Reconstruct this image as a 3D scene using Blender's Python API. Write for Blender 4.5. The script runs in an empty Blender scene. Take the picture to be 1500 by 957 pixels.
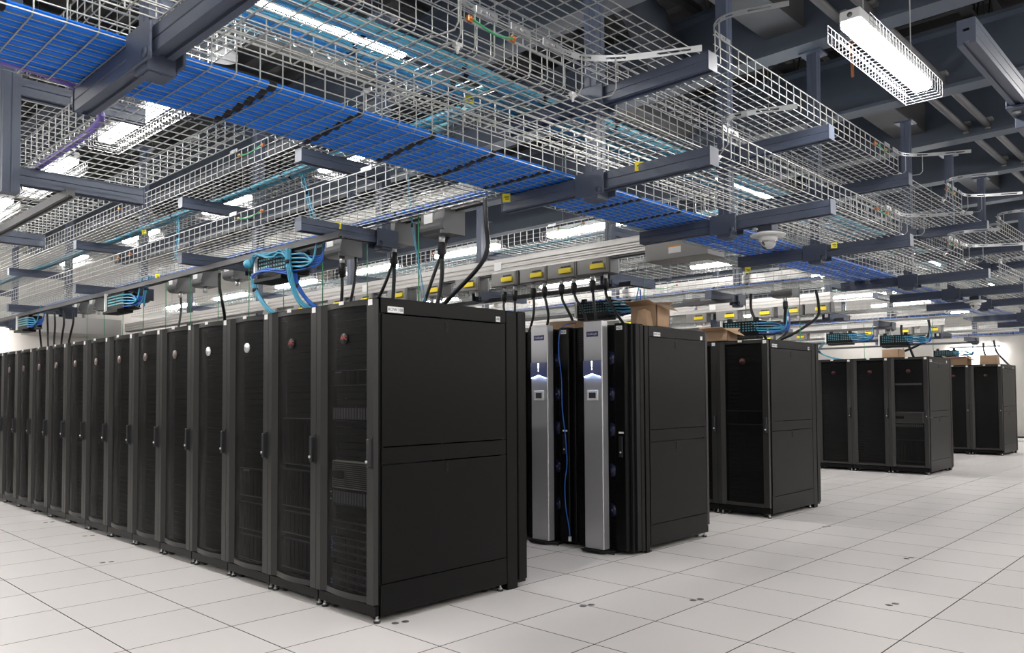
import bpy, bmesh, math, random
from mathutils import Vector, Matrix
random.seed(7)
sc = bpy.context.scene
COL = sc.collection
# ------------------------------------------------------------------ camera
cam_d = bpy.data.cameras.new('camera'); cam = bpy.data.objects.new('camera', cam_d); COL.objects.link(cam)
cam_d.sensor_width = 36.0; cam_d.sensor_fit = 'HORIZONTAL'
cam_d.lens = 1152.39/1500*36.0
cam_d.shift_y = (536.33-478.5)/1500
cam_d.clip_start = .05; cam_d.clip_end = 200
_yaw, _pit, _rol = .7634, .0364, -.0057
_c, _s = math.cos(_yaw), math.sin(_yaw)
F = Vector((_c, _s, 0)); R = Vector((_s, -_c, 0)); U = Vector((0, 0, 1))
_cp, _sp = math.cos(_pit), math.sin(_pit); F, U = _cp*F+_sp*U, _cp*U-_sp*F
_cr, _sr = math.cos(_rol), math.sin(_rol); R, U = _cr*R+_sr*U, _cr*U-_sr*R
M = Matrix.Identity(4)
for i in range(3):
    M[i][0] = R[i]; M[i][1] = U[i]; M[i][2] = -F[i]; M[i][3] = (-2.7513, -3.7247, 1.3182)[i]
cam.matrix_world = M
sc.camera = cam
# ------------------------------------------------------------------ world, exposure
w = bpy.data.worlds.new('hall_ambient'); sc.world = w; w.use_nodes = True
w.node_tree.nodes['Background'].inputs[0].default_value = (.5, .55, .65, 1)
w.node_tree.nodes['Background'].inputs[1].default_value = .05
sc.view_settings.view_transform = 'Standard'; sc.view_settings.look = 'None'
sc.view_settings.gamma = 1.0; sc.view_settings.use_curve_mapping = False
sc.view_settings.exposure = 0.0
LAMP = 85.0            # emission of the fluorescent tubes
LAMP_COL = (1.0, .975, .94)

# ------------------------------------------------------------------ materials
def mat(name, col, rough=.5, metal=0., emit=None, spec=.5, noise=None, bump=None, coat=0., var=0.):
    m = bpy.data.materials.new(name); m.use_nodes = True
    nt = m.node_tree; b = nt.nodes['Principled BSDF']
    b.inputs['Base Color'].default_value = (*col, 1); b.inputs['Roughness'].default_value = rough
    b.inputs['Metallic'].default_value = metal; b.inputs['Specular IOR Level'].default_value = spec
    if coat: b.inputs['Coat Weight'].default_value = coat
    if emit:
        b.inputs['Emission Color'].default_value = (*emit[0], 1); b.inputs['Emission Strength'].default_value = emit[1]
    tc = nt.nodes.new('ShaderNodeTexCoord')
    src = None
    if noise:                                   # (scale, amount, stretch)
        mp = nt.nodes.new('ShaderNodeMapping'); mp.inputs['Scale'].default_value = noise[2] if len(noise) > 2 else (1, 1, 1)
        nt.links.new(tc.outputs['Object'], mp.inputs[0])
        n = nt.nodes.new('ShaderNodeTexNoise'); n.inputs['Scale'].default_value = noise[0]; n.inputs['Detail'].default_value = 3
        nt.links.new(mp.outputs[0], n.inputs['Vector'])
        mx = nt.nodes.new('ShaderNodeMix'); mx.data_type = 'RGBA'
        a = noise[1]
        mx.inputs['A'].default_value = tuple(c*(1-a) for c in col)+(1,); mx.inputs['B'].default_value = tuple(min(1, c*(1+a)) for c in col)+(1,)
        nt.links.new(n.outputs['Fac'], mx.inputs['Factor']); src = mx.outputs['Result']
    if var:
        oi = nt.nodes.new('ShaderNodeObjectInfo'); mr = nt.nodes.new('ShaderNodeMapRange')
        mr.inputs['To Min'].default_value = 1-var; mr.inputs['To Max'].default_value = 1+var
        nt.links.new(oi.outputs['Random'], mr.inputs['Value'])
        hs = nt.nodes.new('ShaderNodeHueSaturation'); hs.inputs['Color'].default_value = (*col, 1)
        if src: nt.links.new(src, hs.inputs['Color'])
        nt.links.new(mr.outputs[0], hs.inputs['Value']); src = hs.outputs[0]
    if src: nt.links.new(src, b.inputs['Base Color'])
    if bump:
        n2 = nt.nodes.new('ShaderNodeTexNoise'); n2.inputs['Scale'].default_value = bump[0]
        nt.links.new(tc.outputs['Object'], n2.inputs['Vector'])
        bp = nt.nodes.new('ShaderNodeBump'); bp.inputs['Strength'].default_value = bump[1]; bp.inputs['Distance'].default_value = .002
        nt.links.new(n2.outputs['Fac'], bp.inputs['Height']); nt.links.new(bp.outputs[0], b.inputs['Normal'])
    return m
MT = {}
MT['tile'] = mat('floor_tile', (.60, .575, .565), .42, noise=(260, .10), var=.025)
MT['tile_edge'] = mat('tile_edge_trim', (.03, .03, .03), .7)
MT['subfloor'] = mat('subfloor_dark', (.05, .05, .05), .8)
MT['rack'] = mat('rack_black_powder_coat', (.0022, .0021, .0021), .36, bump=(900, .1), spec=.17)
MT['rack_dark'] = mat('rack_inner_black', (.004, .004, .0045), .55, spec=.3)
MT['stile'] = mat('door_frame_black', (.021, .0207, .020), .36, spec=.4)
MT['strut'] = mat('painted_strut', (.055, .069, .107), .42, noise=(40, .06))
MT['wire'] = mat('galvanised_wire', (.335, .345, .335), .40, .5)
MT['plate'] = mat('galvanised_plate', (.30, .31, .32), .33, .6)
MT['alu'] = mat('busway_aluminium', (.50, .49, .475), .33, .55, noise=(3, .10, (1, .3, 8)))
MT['box_grey'] = mat('tap_box_grey', (.25, .245, .24), .45, .1)
MT['rail_paint'] = mat('dark_rail_paint', (.07, .07, .074), .45)
MT['teal_main'] = mat('bright_aqua_cable', (.07, .40, .56), .4, noise=(30, .2, (.15, 6, 6)))
MT['cast'] = mat('painted_grey_metal', (.115, .115, .118), .4, .25)
MT['yellow'] = mat('yellow_breaker', (.85, .68, .02), .4)
MT['tag'] = mat('yellow_tag', (.85, .74, .03), .55)
MT['white'] = mat('white_label', (.75, .75, .75), .5)
MT['ink'] = mat('black_ink', (.02, .02, .03), .6)
MT['badge_dull'] = mat('dull_bronze_badge', (.13, .10, .095), .35, .4)
MT['red'] = mat('red_lettering', (.36, .035, .03), .5)
MT['orange'] = mat('orange_print', (.8, .28, .03), .5)
MT['rubber'] = mat('black_rubber', (.012, .012, .014), .45)
MT['chrome'] = mat('zinc_plated', (.6, .61, .62), .28, .55)
MT['blue'] = mat('blue_cable', (.006, .155, .66), .55, noise=(30, .22, (.15, 6, 6)), spec=.25)
MT['blue2'] = mat('blue_patch_cord', (.01, .085, .38), .4)
MT['teal'] = mat('aqua_fibre_cable', (.04, .25, .38), .4, noise=(30, .25, (.15, 6, 6)))
MT['aqua_pale'] = mat('pale_aqua_fibre', (.17, .42, .46), .4)
MT['green'] = mat('green_ground_wire', (.02, .24, .09), .4)
MT['purple'] = mat('purple_cable', (.12, .08, .36), .45)
MT['strap'] = mat('black_hook_and_loop', (.006, .006, .012), .8)
MT['card'] = mat('cardboard', (.38, .25, .155), .75, noise=(14, .12))
MT['brushed'] = mat('brushed_steel', (.50, .50, .52), .32, .6, noise=(220, .03, (1, 1, .01)))
MT['plaque'] = mat('navy_plaque', (.02, .022, .085), .3)
MT['plaque_txt'] = mat('pale_plaque_lettering', (.45, .45, .6), .4)
MT['girder'] = mat('roof_girder_paint', (.052, .066, .092), .55, noise=(5, .15))
MT['deck'] = mat('roof_deck_dark', (.026, .025, .027), .7)
MT['deck2'] = mat('cross_beam_grey', (.085, .085, .09), .6)
MT['duct'] = mat('dark_flexible_duct', (.045, .055, .075), .6)
MT['wall'] = mat('painted_wall', (.47, .455, .43), .7, noise=(2, .03), bump=(60, .2))
MT['skirting'] = mat('dark_skirting', (.03, .03, .03), .5)
MT['fixture'] = mat('white_enamel', (.58, .59, .60), .35)
MT['guard_wire'] = mat('guard_wire', (.30, .30, .31), .5)
MT['lens'] = mat('fluorescent_lens', (.9, .9, .9), .4, emit=(LAMP_COL, LAMP))
MT['copper'] = mat('copper_lug', (.45, .16, .06), .35, .7)
MT['conduit_orange'] = mat('orange_conduit', (.42, .13, .03), .5)
MT['dome'] = mat('clear_dome', (.45, .46, .48), .08, .85)
MT['fan'] = mat('dark_blue_fan', (.008, .012, .05), .35)
MT['server'] = mat('server_face', (.014, .014, .015), .4, spec=.3)
MT['server_line'] = mat('server_edge_grey', (.20, .20, .22), .4)
MT['chassis'] = mat('grey_chassis', (.6, .59, .57), .5)
MT['led_blue'] = mat('blue_led', (.02, .05, .3), .4, emit=((.1, .2, 1), .5))
MT['led_white'] = mat('white_led', (.5, .5, .5), .4, emit=((.85, .9, 1), 4))
MT['led_green'] = mat('green_led', (.1, .5, .1), .4, emit=((.5, 1, .2), .4))
MT['glow_steel'] = mat('steel_with_blue_glow', (.30, .31, .34), .3, .75, emit=((.03, .08, .55), .09))  # steel tone with the icon's blue halo put in as weak emission
MT['led_glow'] = mat('status_light_bar', (.3, .4, .9), .4, emit=((.45, .6, 1), 38))
# perforated door sheet: about a third of it is holes too fine to build
def perforated():
    m = bpy.data.materials.new('perforated_door_sheet'); m.use_nodes = True; nt = m.node_tree
    b = nt.nodes['Principled BSDF']; b.inputs['Base Color'].default_value = (.0042, .0042, .0042, 1); b.inputs['Roughness'].default_value = .42; b.inputs['Specular IOR Level'].default_value = .16
    t = nt.nodes.new('ShaderNodeBsdfTransparent'); mx = nt.nodes.new('ShaderNodeMixShader'); mx.inputs[0].default_value = .70
    nt.links.new(t.outputs[0], mx.inputs[1]); nt.links.new(b.outputs[0], mx.inputs[2])
    nt.links.new(mx.outputs[0], nt.nodes['Material Output'].inputs[0]); return m
MT['perf'] = perforated()

# ------------------------------------------------------------------ mesh helpers
class MB:
    def __init__(s): s.v = []; s.f = []; s.mi = []; s.m = 0; s.sm = []
    def add(s, vs, fs, smooth=False):
        o = len(s.v); s.v += [tuple(p) for p in vs]
        for f in fs: s.f.append([i+o for i in f]); s.mi.append(s.m); s.sm.append(smooth)
    def box(s, a, b):
        x0, y0, z0 = a; x1, y1, z1 = b
        s.add([(x0, y0, z0), (x1, y0, z0), (x1, y1, z0), (x0, y1, z0), (x0, y0, z1), (x1, y0, z1), (x1, y1, z1), (x0, y1, z1)],
              [(0, 3, 2, 1), (4, 5, 6, 7), (0, 1, 5, 4), (1, 2, 6, 5), (2, 3, 7, 6), (3, 0, 4, 7)])
    def cbox(s, a, b, c=.004):                       # box with chamfered edges
        bm = bmesh.new(); bmesh.ops.create_cube(bm, size=1)
        for v in bm.verts: v.co = Vector([(a[i]+b[i])/2+v.co[i]*(b[i]-a[i]) for i in range(3)])
        bmesh.ops.bevel(bm, geom=bm.edges[:], offset=c, segments=1, affect='EDGES', profile=.5)
        bm.verts.index_update(); s.add([v.co[:] for v in bm.verts], [[v.index for v in f.verts] for f in bm.faces]); bm.free()
    def tube(s, pts, r, n=8, cap=True, smooth=True, lobes=0):
        pts = [Vector(p) for p in pts]; rings = []; up = None
        for i, p in enumerate(pts):
            t = ((pts[min(i+1, len(pts)-1)]-pts[max(i-1, 0)]))
            t = t.normalized() if t.length > 1e-9 else Vector((0, 0, 1))
            if up is None: up = Vector((0, 0, 1)) if abs(t.z) < .9 else Vector((1, 0, 0))
            a = t.cross(up)
            if a.length < 1e-4: a = t.cross(Vector((1, 0, 0)))
            a.normalize(); b = a.cross(t).normalized(); up = b
            rr = r[i] if isinstance(r, (list, tuple)) else r
            ring = []
            for k in range(n):
                q = rr*(.86 if lobes and k % 2 else 1.)
                ang = 2*math.pi*(k+.5)/n
                ring.append(p+a*math.cos(ang)*q+b*math.sin(ang)*q)
            rings.append(ring)
        vs = [v for ring in rings for v in ring]; fs = []
        for i in range(len(pts)-1):
            for k in range(n):
                k2 = (k+1) % n; fs.append((i*n+k, i*n+k2, (i+1)*n+k2, (i+1)*n+k))
        if cap: fs.append(tuple(range(n-1, -1, -1))); fs.append(tuple((len(pts)-1)*n+k for k in range(n)))
        s.add(vs, fs, smooth and n > 4)
    def prof(s, prof, axis, a0, a1, smooth=False):   # extrude closed profile of (p,q) along axis; p,q are the other two axes in order
        def P(p, q, a):
            return (a, p, q) if axis == 0 else ((p, a, q) if axis == 1 else (p, q, a))
        n = len(prof); vs = [P(p, q, a0) for p, q in prof]+[P(p, q, a1) for p, q in prof]
        fs = [(k, (k+1) % n, n+(k+1) % n, n+k) for k in range(n)]+[tuple(range(n-1, -1, -1)), tuple(range(n, 2*n))]
        s.add(vs, fs, smooth)
    def disc(s, c, r, h, axis=2, n=24, r2=None):
        r2 = r if r2 is None else r2
        d = Vector([1. if i == axis else 0 for i in range(3)]); c = Vector(c)
        s.tube([c, c+d*h], [r, r2], n)
    def dome(s, c, r, n=20, m=8, down=True):
        c = Vector(c); vs = []; fs = []
        for i in range(m+1):
            a = math.pi/2*i/m
            for k in range(n):
                t = 2*math.pi*k/n; vs.append(c+Vector((r*math.cos(a)*math.cos(t), r*math.cos(a)*math.sin(t), (-1 if down else 1)*r*math.sin(a))))
        for i in range(m):
            for k in range(n): fs.append((i*n+k, i*n+(k+1) % n, (i+1)*n+(k+1) % n, (i+1)*n+k))
        s.add(vs, fs, True)
    def mesh(s, name, mats, fix=True):
        me = bpy.data.meshes.new(name); me.from_pydata(s.v, [], s.f)
        if not isinstance(mats, (list, tuple)): mats = [mats]
        for m in mats: me.materials.append(MT[m] if isinstance(m, str) else m)
        me.polygons.foreach_set('material_index', s.mi); me.polygons.foreach_set('use_smooth', s.sm)
        if fix:
            bm = bmesh.new(); bm.from_mesh(me); bmesh.ops.recalc_face_normals(bm, faces=bm.faces[:]); bm.to_mesh(me); bm.free()
        me.update(); return me
def boxes(name, m, *bs, c=None):
    k = MB()
    for a, b in bs: k.cbox(a, b, c) if c else k.box(a, b)
    return k.mesh(name, m)
def put(name, me, parent=None, loc=(0, 0, 0), rz=0., label=None, kind=None, cat=None, group=None):
    o = bpy.data.objects.new(name, me); COL.objects.link(o); o.location = loc; o.rotation_euler = (0, 0, rz)
    if parent: o.parent = parent
    if label: o['label'] = label
    if kind: o['kind'] = kind
    if cat: o['category'] = cat
    if group: o['group'] = group
    return o
def thing(name, label, cat, loc=(0, 0, 0), rz=0., group=None):
    return put(name, None, None, loc, rz, label, None, cat, group)
_txt = {}
def text_mesh(body, size, m):
    key = (body, size, m)
    if key not in _txt:
        cu = bpy.data.curves.new('lettering', 'FONT'); cu.body = body; cu.size = size; cu.align_x = 'CENTER'; cu.align_y = 'CENTER'; cu.extrude = .0004
        cu.resolution_u = 2
        ob = bpy.data.objects.new('lettering', cu); COL.objects.link(ob)
        dg = bpy.context.evaluated_depsgraph_get(); me = bpy.data.meshes.new_from_object(ob.evaluated_get(dg))
        me.materials.clear(); me.materials.append(MT[m]); bpy.data.objects.remove(ob); _txt[key] = me
    return _txt[key]
def lettering(body, size, m, parent, loc, face):     # face: '-x' reads along -y, '-y' reads along +x
    o = put('lettering', text_mesh(body, size, m), parent, loc)
    o.rotation_euler = (math.pi/2, 0, -math.pi/2) if face == '-x' else (math.pi/2, 0, 0)
    return o
def smooth_path(pts, k=6):                           # Catmull-Rom through the points
    P = [Vector(p) for p in pts]
    if len(P) < 3: return P
    out = []
    for i in range(len(P)-1):
        p0, p1, p2, p3 = P[max(i-1, 0)], P[i], P[i+1], P[min(i+2, len(P)-1)]
        for j in range(k):
            t = j/k; out.append(.5*((2*p1)+(p2-p0)*t+(2*p0-5*p1+4*p2-p3)*t*t+(3*p1-p0-3*p2+p3)*t**3))
    return out+[P[-1]]
def cable(pts, r, m, n=8, k=6, name='cable_run'):
    b = MB(); b.tube(smooth_path(pts, k), r, n); return b.mesh(name, m, False)
ORD = ['first', 'second', 'third', 'fourth', 'fifth', 'sixth', 'seventh', 'eighth', 'ninth', 'tenth', 'eleventh', 'twelfth', 'thirteenth', 'fourteenth', 'fifteenth', 'sixteenth']

# ================================================================== SETTING
TP = .5755                                            # tile pitch
fl = put('floor', boxes('floor', 'subfloor', ((-9, -9, -.12), (22.2, 14.4, -.045))), kind='structure')
tb = MB(); g = .0019; h = TP/2-g
tb.add([(-h, -h, -.045), (h, -h, -.045), (h, h, -.045), (-h, h, -.045), (-h, -h, -.0012), (h, -h, -.0012), (h, h, -.0012), (-h, h, -.0012),
        (-h+.0015, -h+.0015, 0), (h-.0015, -h+.0015, 0), (h-.0015, h-.0015, 0), (-h+.0015, h-.0015, 0)],
       [(0, 1, 5, 4), (1, 2, 6, 5), (2, 3, 7, 6), (3, 0, 4, 7), (4, 5, 9, 8), (5, 6, 10, 9), (6, 7, 11, 10), (7, 4, 8, 11), (8, 9, 10, 11)])
for q in range(8): tb.mi[q] = 1
tile_me = tb.mesh('floor_tile', ['tile', 'tile_edge'])
cells = []
for i in range(-15, 39):
    for j in range(-16, 25):
        x = .0+(i+.5)*TP; y = .02+(j+.5)*TP
        if x > 21.9 or y > 14.1: continue
        d = Vector((x, y, 0))-cam.matrix_world.translation
        zf = d.dot(F); u = 750+1152*d.dot(R)/max(zf, .01); v = 536-1152*d.dot(U)/max(zf, .01)
        seen = zf > .5 and -120 < u < 1620 and 560 < v < 1080
        if 0.1 < x < 1.1 and y > .3: seen = False       # under the racks
        cells.append((0 if seen else 1, zf, x, y))
cells.sort()
rest = MB()
for n, (hid, zf, x, y) in enumerate(cells):
    if n < 296 and not hid: put('floor_tile', tile_me, fl, (x, y, 0))
    else:
        rest.box((x-h, y-h, -.045), (x+h, y+h, 0))
put('floor_tiles_beyond', rest.mesh('floor_tiles_beyond', 'tile', False), fl, kind='stuff')
cap = MB()
for dx in (0, .06): cap.disc((dx, -dx*.3, 0), .022, .0012, n=14)
cap_me = cap.mesh('tile_lifting_caps', 'cast', False)
for x, y in ((.10, -.05), (1.12, -.62), (1.7, -1.05), (3.95, -1.63), (2.42, -2.0), (5.0, -.55), (6.6, -2.2), (-.45, 3.0), (-.13, 4.4), (-.13, 5.6)):
    put('tile_lifting_caps', cap_me, fl, (x, y, .0002))
put('wall_right', boxes('wall_right', 'wall', ((22.0, -9, -.1), (22.2, 14.6, 5.6))), kind='structure')
put('wall_back', boxes('wall_back', 'wall', ((-9, 14.2, -.1), (22.0, 14.4, 5.6))), kind='structure')
put('wall_left', boxes('wall_left', 'wall', ((-9.2, -9, -.1), (-9, 14.4, 5.6))), kind='structure')
put('wall_front', boxes('wall_front', 'wall', ((-9, -9.2, -.1), (22.2, -9, 5.6))), kind='structure')
put('baseboard_right', boxes('baseboard_right', 'skirting', ((21.97, -9, 0), (22.0, 14.2, .12))), kind='structure')
put('baseboard_back', boxes('baseboard_back', 'skirting', ((-9, 14.17, 0), (21.97, 14.2, .12))), kind='structure')
ce = put('ceiling', boxes('ceiling', 'deck', ((-9.2, -9.2, 5.5), (22.2, 14.6, 5.6))), kind='structure')
rb = MB()
for i in range(100):
    x = -9+i*.31
    rb.prof([(x, 5.5), (x+.05, 5.42), (x+.13, 5.42), (x+.18, 5.5)], 1, -9, 14.2)
put('deck_ribs', rb.mesh('deck_ribs', 'deck'), ce, kind='stuff')
gi = MB(); hw = .11
gi.prof([(-hw, 4.2), (hw, 4.2), (hw, 4.235), (.02, 4.25), (.02, 4.75), (hw, 4.765), (hw, 4.8), (-hw, 4.8), (-hw, 4.765), (-.02, 4.75), (-.02, 4.25), (-hw, 4.235)], 1, -9, 14.2)
gme = gi.mesh('roof_girder', 'girder')
GX = [-5.3, -3.5, -1.68, .2, 1.92, 3.66, 5.54, 7.28, 9.1, 10.9, 12.7, 14.5, 16.3, 18.1, 19.9]
for k, x in enumerate(GX):
    put('trim_girder', gme, None, (x, 0, 0), kind='structure')
jo = MB()
jo.box((-9, -.04, 5.36), (22, .04, 5.42)); jo.box((-9, -.04, 4.86), (22, .04, 4.92))
for i in range(80):
    x = -9+i*.39; jo.tube([(x, 0, 4.9), (x+.195, 0, 5.38), (x+.39, 0, 4.9)], .012, 4)
jme = jo.mesh('roof_joist', 'deck', False)
for y in (-7.2, -5.4, -3.6, -1.8, 0, 1.8, 3.6, 5.4, 7.2, 9., 10.8, 12.6): put('trim_joist', jme, None, (0, y, 0), kind='structure')
# cross beams between the girders
xb = boxes('cross_beam', 'deck2', ((-.0, -.17, 4.38), (1.74, .17, 4.72)))
for x, y in ((1.92, -.85), (5.54, -.75), (9.1, -.75), (3.66, 1.2), (-1.6, .9), (7.28, 1.6), (.2, 2.4)):
    put('trim_cross_beam', xb, None, (x, y, 0), kind='structure')
# pipes, conduit, flexible duct under the roof
for i, y in enumerate((-1.56, -1.34)):
    t = thing('ceiling_pipe', ('grey ceiling pipe running beside the caged light, the one nearer the light', 'grey ceiling pipe running parallel beyond the pipe nearer the light')[i], 'pipe', (0, y, 4.32), group='pair of ceiling pipes')
    put('pipe', cable([(-8, 0, 0), (21.8, 0, 0)], .036, 'deck2', 12), t)
    k = MB()
    for x in GX[5:10]: k.box((x-.1, -.06, .03), (x+.1, .06, .06)); k.disc((x-.02, 0, -.055), .03, .02)
    put('hanger_clamps', k.mesh('hanger_clamps', 'wire', False), t, kind='stuff')
t = thing('conduit', 'thin orange conduit crossing the dark roof with a vertical drop', 'conduit', (4.9, 0, 0))
put('conduit_run', cable([(0, -8, 5.0), (0, -1.0, 5.0), (0, -.95, 4.95), (0, -.95, 4.35)], .014, 'conduit_orange', 8, 2), t)
t = thing('conduit', 'second orange conduit deeper in the dark roof at far right', 'conduit', (9.9, 0, 0))
put('conduit_run', cable([(0, -8, 5.0), (0, 2, 5.0)], .014, 'conduit_orange', 8), t)
t = thing('flexible_duct', 'dark ribbed flexible duct curving under the roof beside the tall grey post', 'duct', (2.6, -.05, 4.7))
pts = []; rr = []
for i in range(46):
    a = i/45; ang = a*math.pi*.85
    pts.append((-.75*math.cos(ang)+.3, .5-.2*a, .15+.55*math.sin(ang)-.75*a)); rr.append(.17+.022*(i % 5 in (0, 1)))
k = MB(); k.tube(pts, rr, 16); put('duct_body', k.mesh('duct_body', 'duct', False), t)

# ================================================================== SERVER RACKS
H = 1.892
def rack_meshes(D, side=0):
    q = {}
    f = MB()
    for y0, y1 in ((.004, .05), (.55, .596)):
        f.box((.022, y0, .045), (.06, y1, H)); f.box((D-.04, y0, .045), (D, y1, H))
        f.box((.022, y0, .045), (D, y1, .07)); f.box((.022, y0, H-.06), (D, y1, H-.004))
    f.cbox((.0, .004, .045), (.03, .596, .105), .003); f.box((D-.03, .004, .045), (D, .596, .105))
    f.box((.022, .004, H-.012), (D, .596, H)); f.box((.5, .0, .06), (.52, .6, H-.02)); f.box((.08, .592, .07), (D-.04, .5955, H-.015))  # inner baffle and side sheet added to stop light leaking through the racks
    q['frame'] = f.mesh('frame', 'rack')
    y = (-.006, .004) if side == 0 else (.596, .606)
    def pan(z0, z1, x0=.036, x1=D-.004): return boxes('panel', 'rack', ((x0, y[0], z0), (x1, y[1], z1)), c=.0022)
    q['side_header'] = pan(1.803, H, .03, D); q['upper_side_panel'] = pan(1.018, 1.797, .038); q['side_band'] = pan(.915, 1.013); q['lower_side_panel'] = pan(.225, .91, .038); q['side_base'] = pan(.047, .221, .03, D)
    yo = -.008 if side == 0 else .608
    lt = MB(); lt.cbox((-.014, min(yo, 0 if side == 0 else .6), -.034), (.014, max(yo, 0 if side == 0 else .6), .034), .002)
    lt.m = 1; lt.box((-.007, yo-.002, -.026), (.007, yo+.002, -.004)); lt.box((-.007, yo-.002, .008), (.007, yo+.002, .026))
    q['latch'] = lt.mesh('latch', ['rack', 'rack_dark'])
    # front door: flat stile at low y, stile with inward facet at high y, curved rails
    d = MB(); z0, z1 = .112, H-.01
    d.prof([(-.018, .002), (-.018, .066), (-.004, .072), (.018, .072), (.018, .002)], 2, z0, z1)
    d.prof([(-.018, .598), (-.018, .552), (.004, .508), (.018, .508), (.018, .598)], 2, z0, z1)
    def arc(y0=.072, y1=.508, sag=.026, base=.006, n=10): return [(base-sag*math.sin(math.pi*i/n), y0+(y1-y0)*i/n) for i in range(n+1)]
    A = arc()
    for a, b in ((z0, z0+.035), (z1-.03, z1)):
        d.prof([(x-.006, yy) for x, yy in A]+[(.018, .508), (.018, .072)], 2, a, b)
    q['front_door'] = d.mesh('front_door', 'stile')
    s = MB(); n = len(A)
    s.add([(x, yy, z0+.035) for x, yy in A]+[(x, yy, z1-.03) for x, yy in A], [(i, i+1, n+i+1, n+i) for i in range(n-1)], True)
    q['mesh_panel'] = s.mesh('mesh_panel', 'perf', False)
    hd = MB(); hd.cbox((-.05, .012, .90), (-.018, .034, 1.065), .006); hd.box((-.024, .008, .89), (-.018, .038, 1.075))
    q['handle'] = hd.mesh('handle', 'rubber')
    lk = MB(); lk.disc((-.056, .023, .935), .0085, .006, axis=0, n=14); q['lock'] = lk.mesh('lock', 'chrome', False)
    # rear door assembly
    r = MB(); r.cbox((D+.01, -.002, .0), (D+.112, .602, H), .004); q['rear_frame'] = r.mesh('rear_frame', 'rack')
    r = MB(); r.cbox((D+.122, -.004, .05), (D+.205, .604, H+.002), .006); r.box((D+.115, .01, .03), (D+.2, .59, .05)); q['rear_door'] = r.mesh('rear_door', 'rack')
    ft = MB(); ft.m = 0; ft.tube([(0, 0, .02), (0, 0, .05)], .0075, 10); ft.tube([(0, 0, .012), (0, 0, .024)], [.016, .009], 12); ft.m = 1; ft.disc((0, 0, 0), .021, .012, n=14)
    q['leveling_foot'] = ft.mesh('leveling_foot', ['chrome', 'rubber'], False)
    cs = MB(); cs.m = 0; cs.tube([(0, -.012, .027), (0, .012, .027)], .027, 16); cs.m = 1; cs.box((-.02, -.017, .03), (.012, -.013, .05)); cs.box((-.02, .013, .03), (.012, .017, .05)); cs.box((-.02, -.017, .046), (.02, .017, .05))
    q['caster'] = cs.mesh('caster', ['rubber', 'wire'], False)
    bl = MB()
    for i in range(38): bl.box((.075, .085, .14+i*.0445), (.085, .515, .14+i*.0445+.041))
    q['blanking_panels'] = bl.mesh('blanking_panels', 'server')
    q['name_label'] = boxes('name_label', 'white', ((-.0195, .012, 1.845), (-.018, .052, 1.88)))
    q['top_label'] = boxes('top_label', 'white', ((-.034, .285, H-.025), (-.03, .33, H-.004)))
    bd = MB()
    bd.tube([(-.03, .285, 1.66), (-.02, .285, 1.66)], .034, 18); q['badge_red'] = bd.mesh('badge', 'rack_dark', False); q['badge_plain'] = bd.mesh('badge', 'badge_dull', False)
    bd = MB(); bd.tube([(-.03, .285, 1.66), (-.02, .285, 1.66)], .034, 18); q['badge_bright'] = bd.mesh('badge', 'chrome', False)
    return q
QA = rack_meshes(1.075); QB = rack_meshes(.955, side=1)
def label_on(root, body, kind, loc, size, wdt, hgt, face, m='white', ink='ink', nm='row_label'):
    if face == '-y': me = boxes(nm, m, ((loc[0]-wdt/2, loc[1]-.0012, loc[2]-hgt/2), (loc[0]+wdt/2, loc[1]+.001, loc[2]+hgt/2)))
    else: me = boxes(nm, m, ((loc[0]-.0012, loc[1]-wdt/2, loc[2]-hgt/2), (loc[0]+.001, loc[1]+wdt/2, loc[2]+hgt/2)))
    o = put(nm, me, root)
    if body: lettering(body, size, ink, o, (loc[0], loc[1]-.0016, loc[2]) if face == '-y' else (loc[0]-.0016, loc[1], loc[2]), face)
    return o
def rack(x, y, Q, label, group, D, end=False, rz=0., badge='red', row=None, ak=None, blank=True, door=True, rear=True, feet=True):
    t = thing('server_rack', label, 'server rack', (x, y, 0), rz, group)
    put('frame', Q['frame'], t)
    if door:
        d = put('front_door', Q['front_door'], t); put('mesh_panel', Q['mesh_panel'], d); put('handle', Q['handle'], d); put('lock', Q['lock'], d)
        b = put('badge', Q['badge_'+badge], t)
        if badge == 'red': lettering('APC', .034, 'red', b, (-.0312, .285, 1.665), '-x')
        put('name_label', Q['name_label'], t); put('name_label', Q['top_label'], t)
    if blank: put('blanking_panels', Q['blanking_panels'], t, kind='stuff')
    if end:
        for nme in ('side_header', 'upper_side_panel', 'side_band', 'lower_side_panel', 'side_base'):
            p = put(nme, Q[nme], t)
            if nme == 'upper_side_panel': put('latch', Q['latch'], p, (.538, 0, 1.745))
            if nme == 'lower_side_panel': put('latch', Q['latch'], p, (.538, 0, .865))
    if rear: put('rear_frame', Q['rear_frame'], t); put('rear_door', Q['rear_door'], t)
    if feet:
        for px in (.03, D-.03):
            for py in (.03, .57): put('leveling_foot', Q['leveling_foot'], t, (px, py, 0))
        for py in (.09, .51): put('caster', Q['caster'], t, (.07, py, 0))
        put('caster', Q['caster'], t, (D-.12, .09, 0))
    if row: label_on(t, row, 'row', (.137, -.0065, 1.825), .0265, .118, .036, '-y')
    if ak: label_on(t, ak, 'ak', (1.0 if D > 1 else .9, -.0065, 1.826), .026, .04, .036, '-y', nm='asset_label')
    return t
NB = 14
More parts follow.
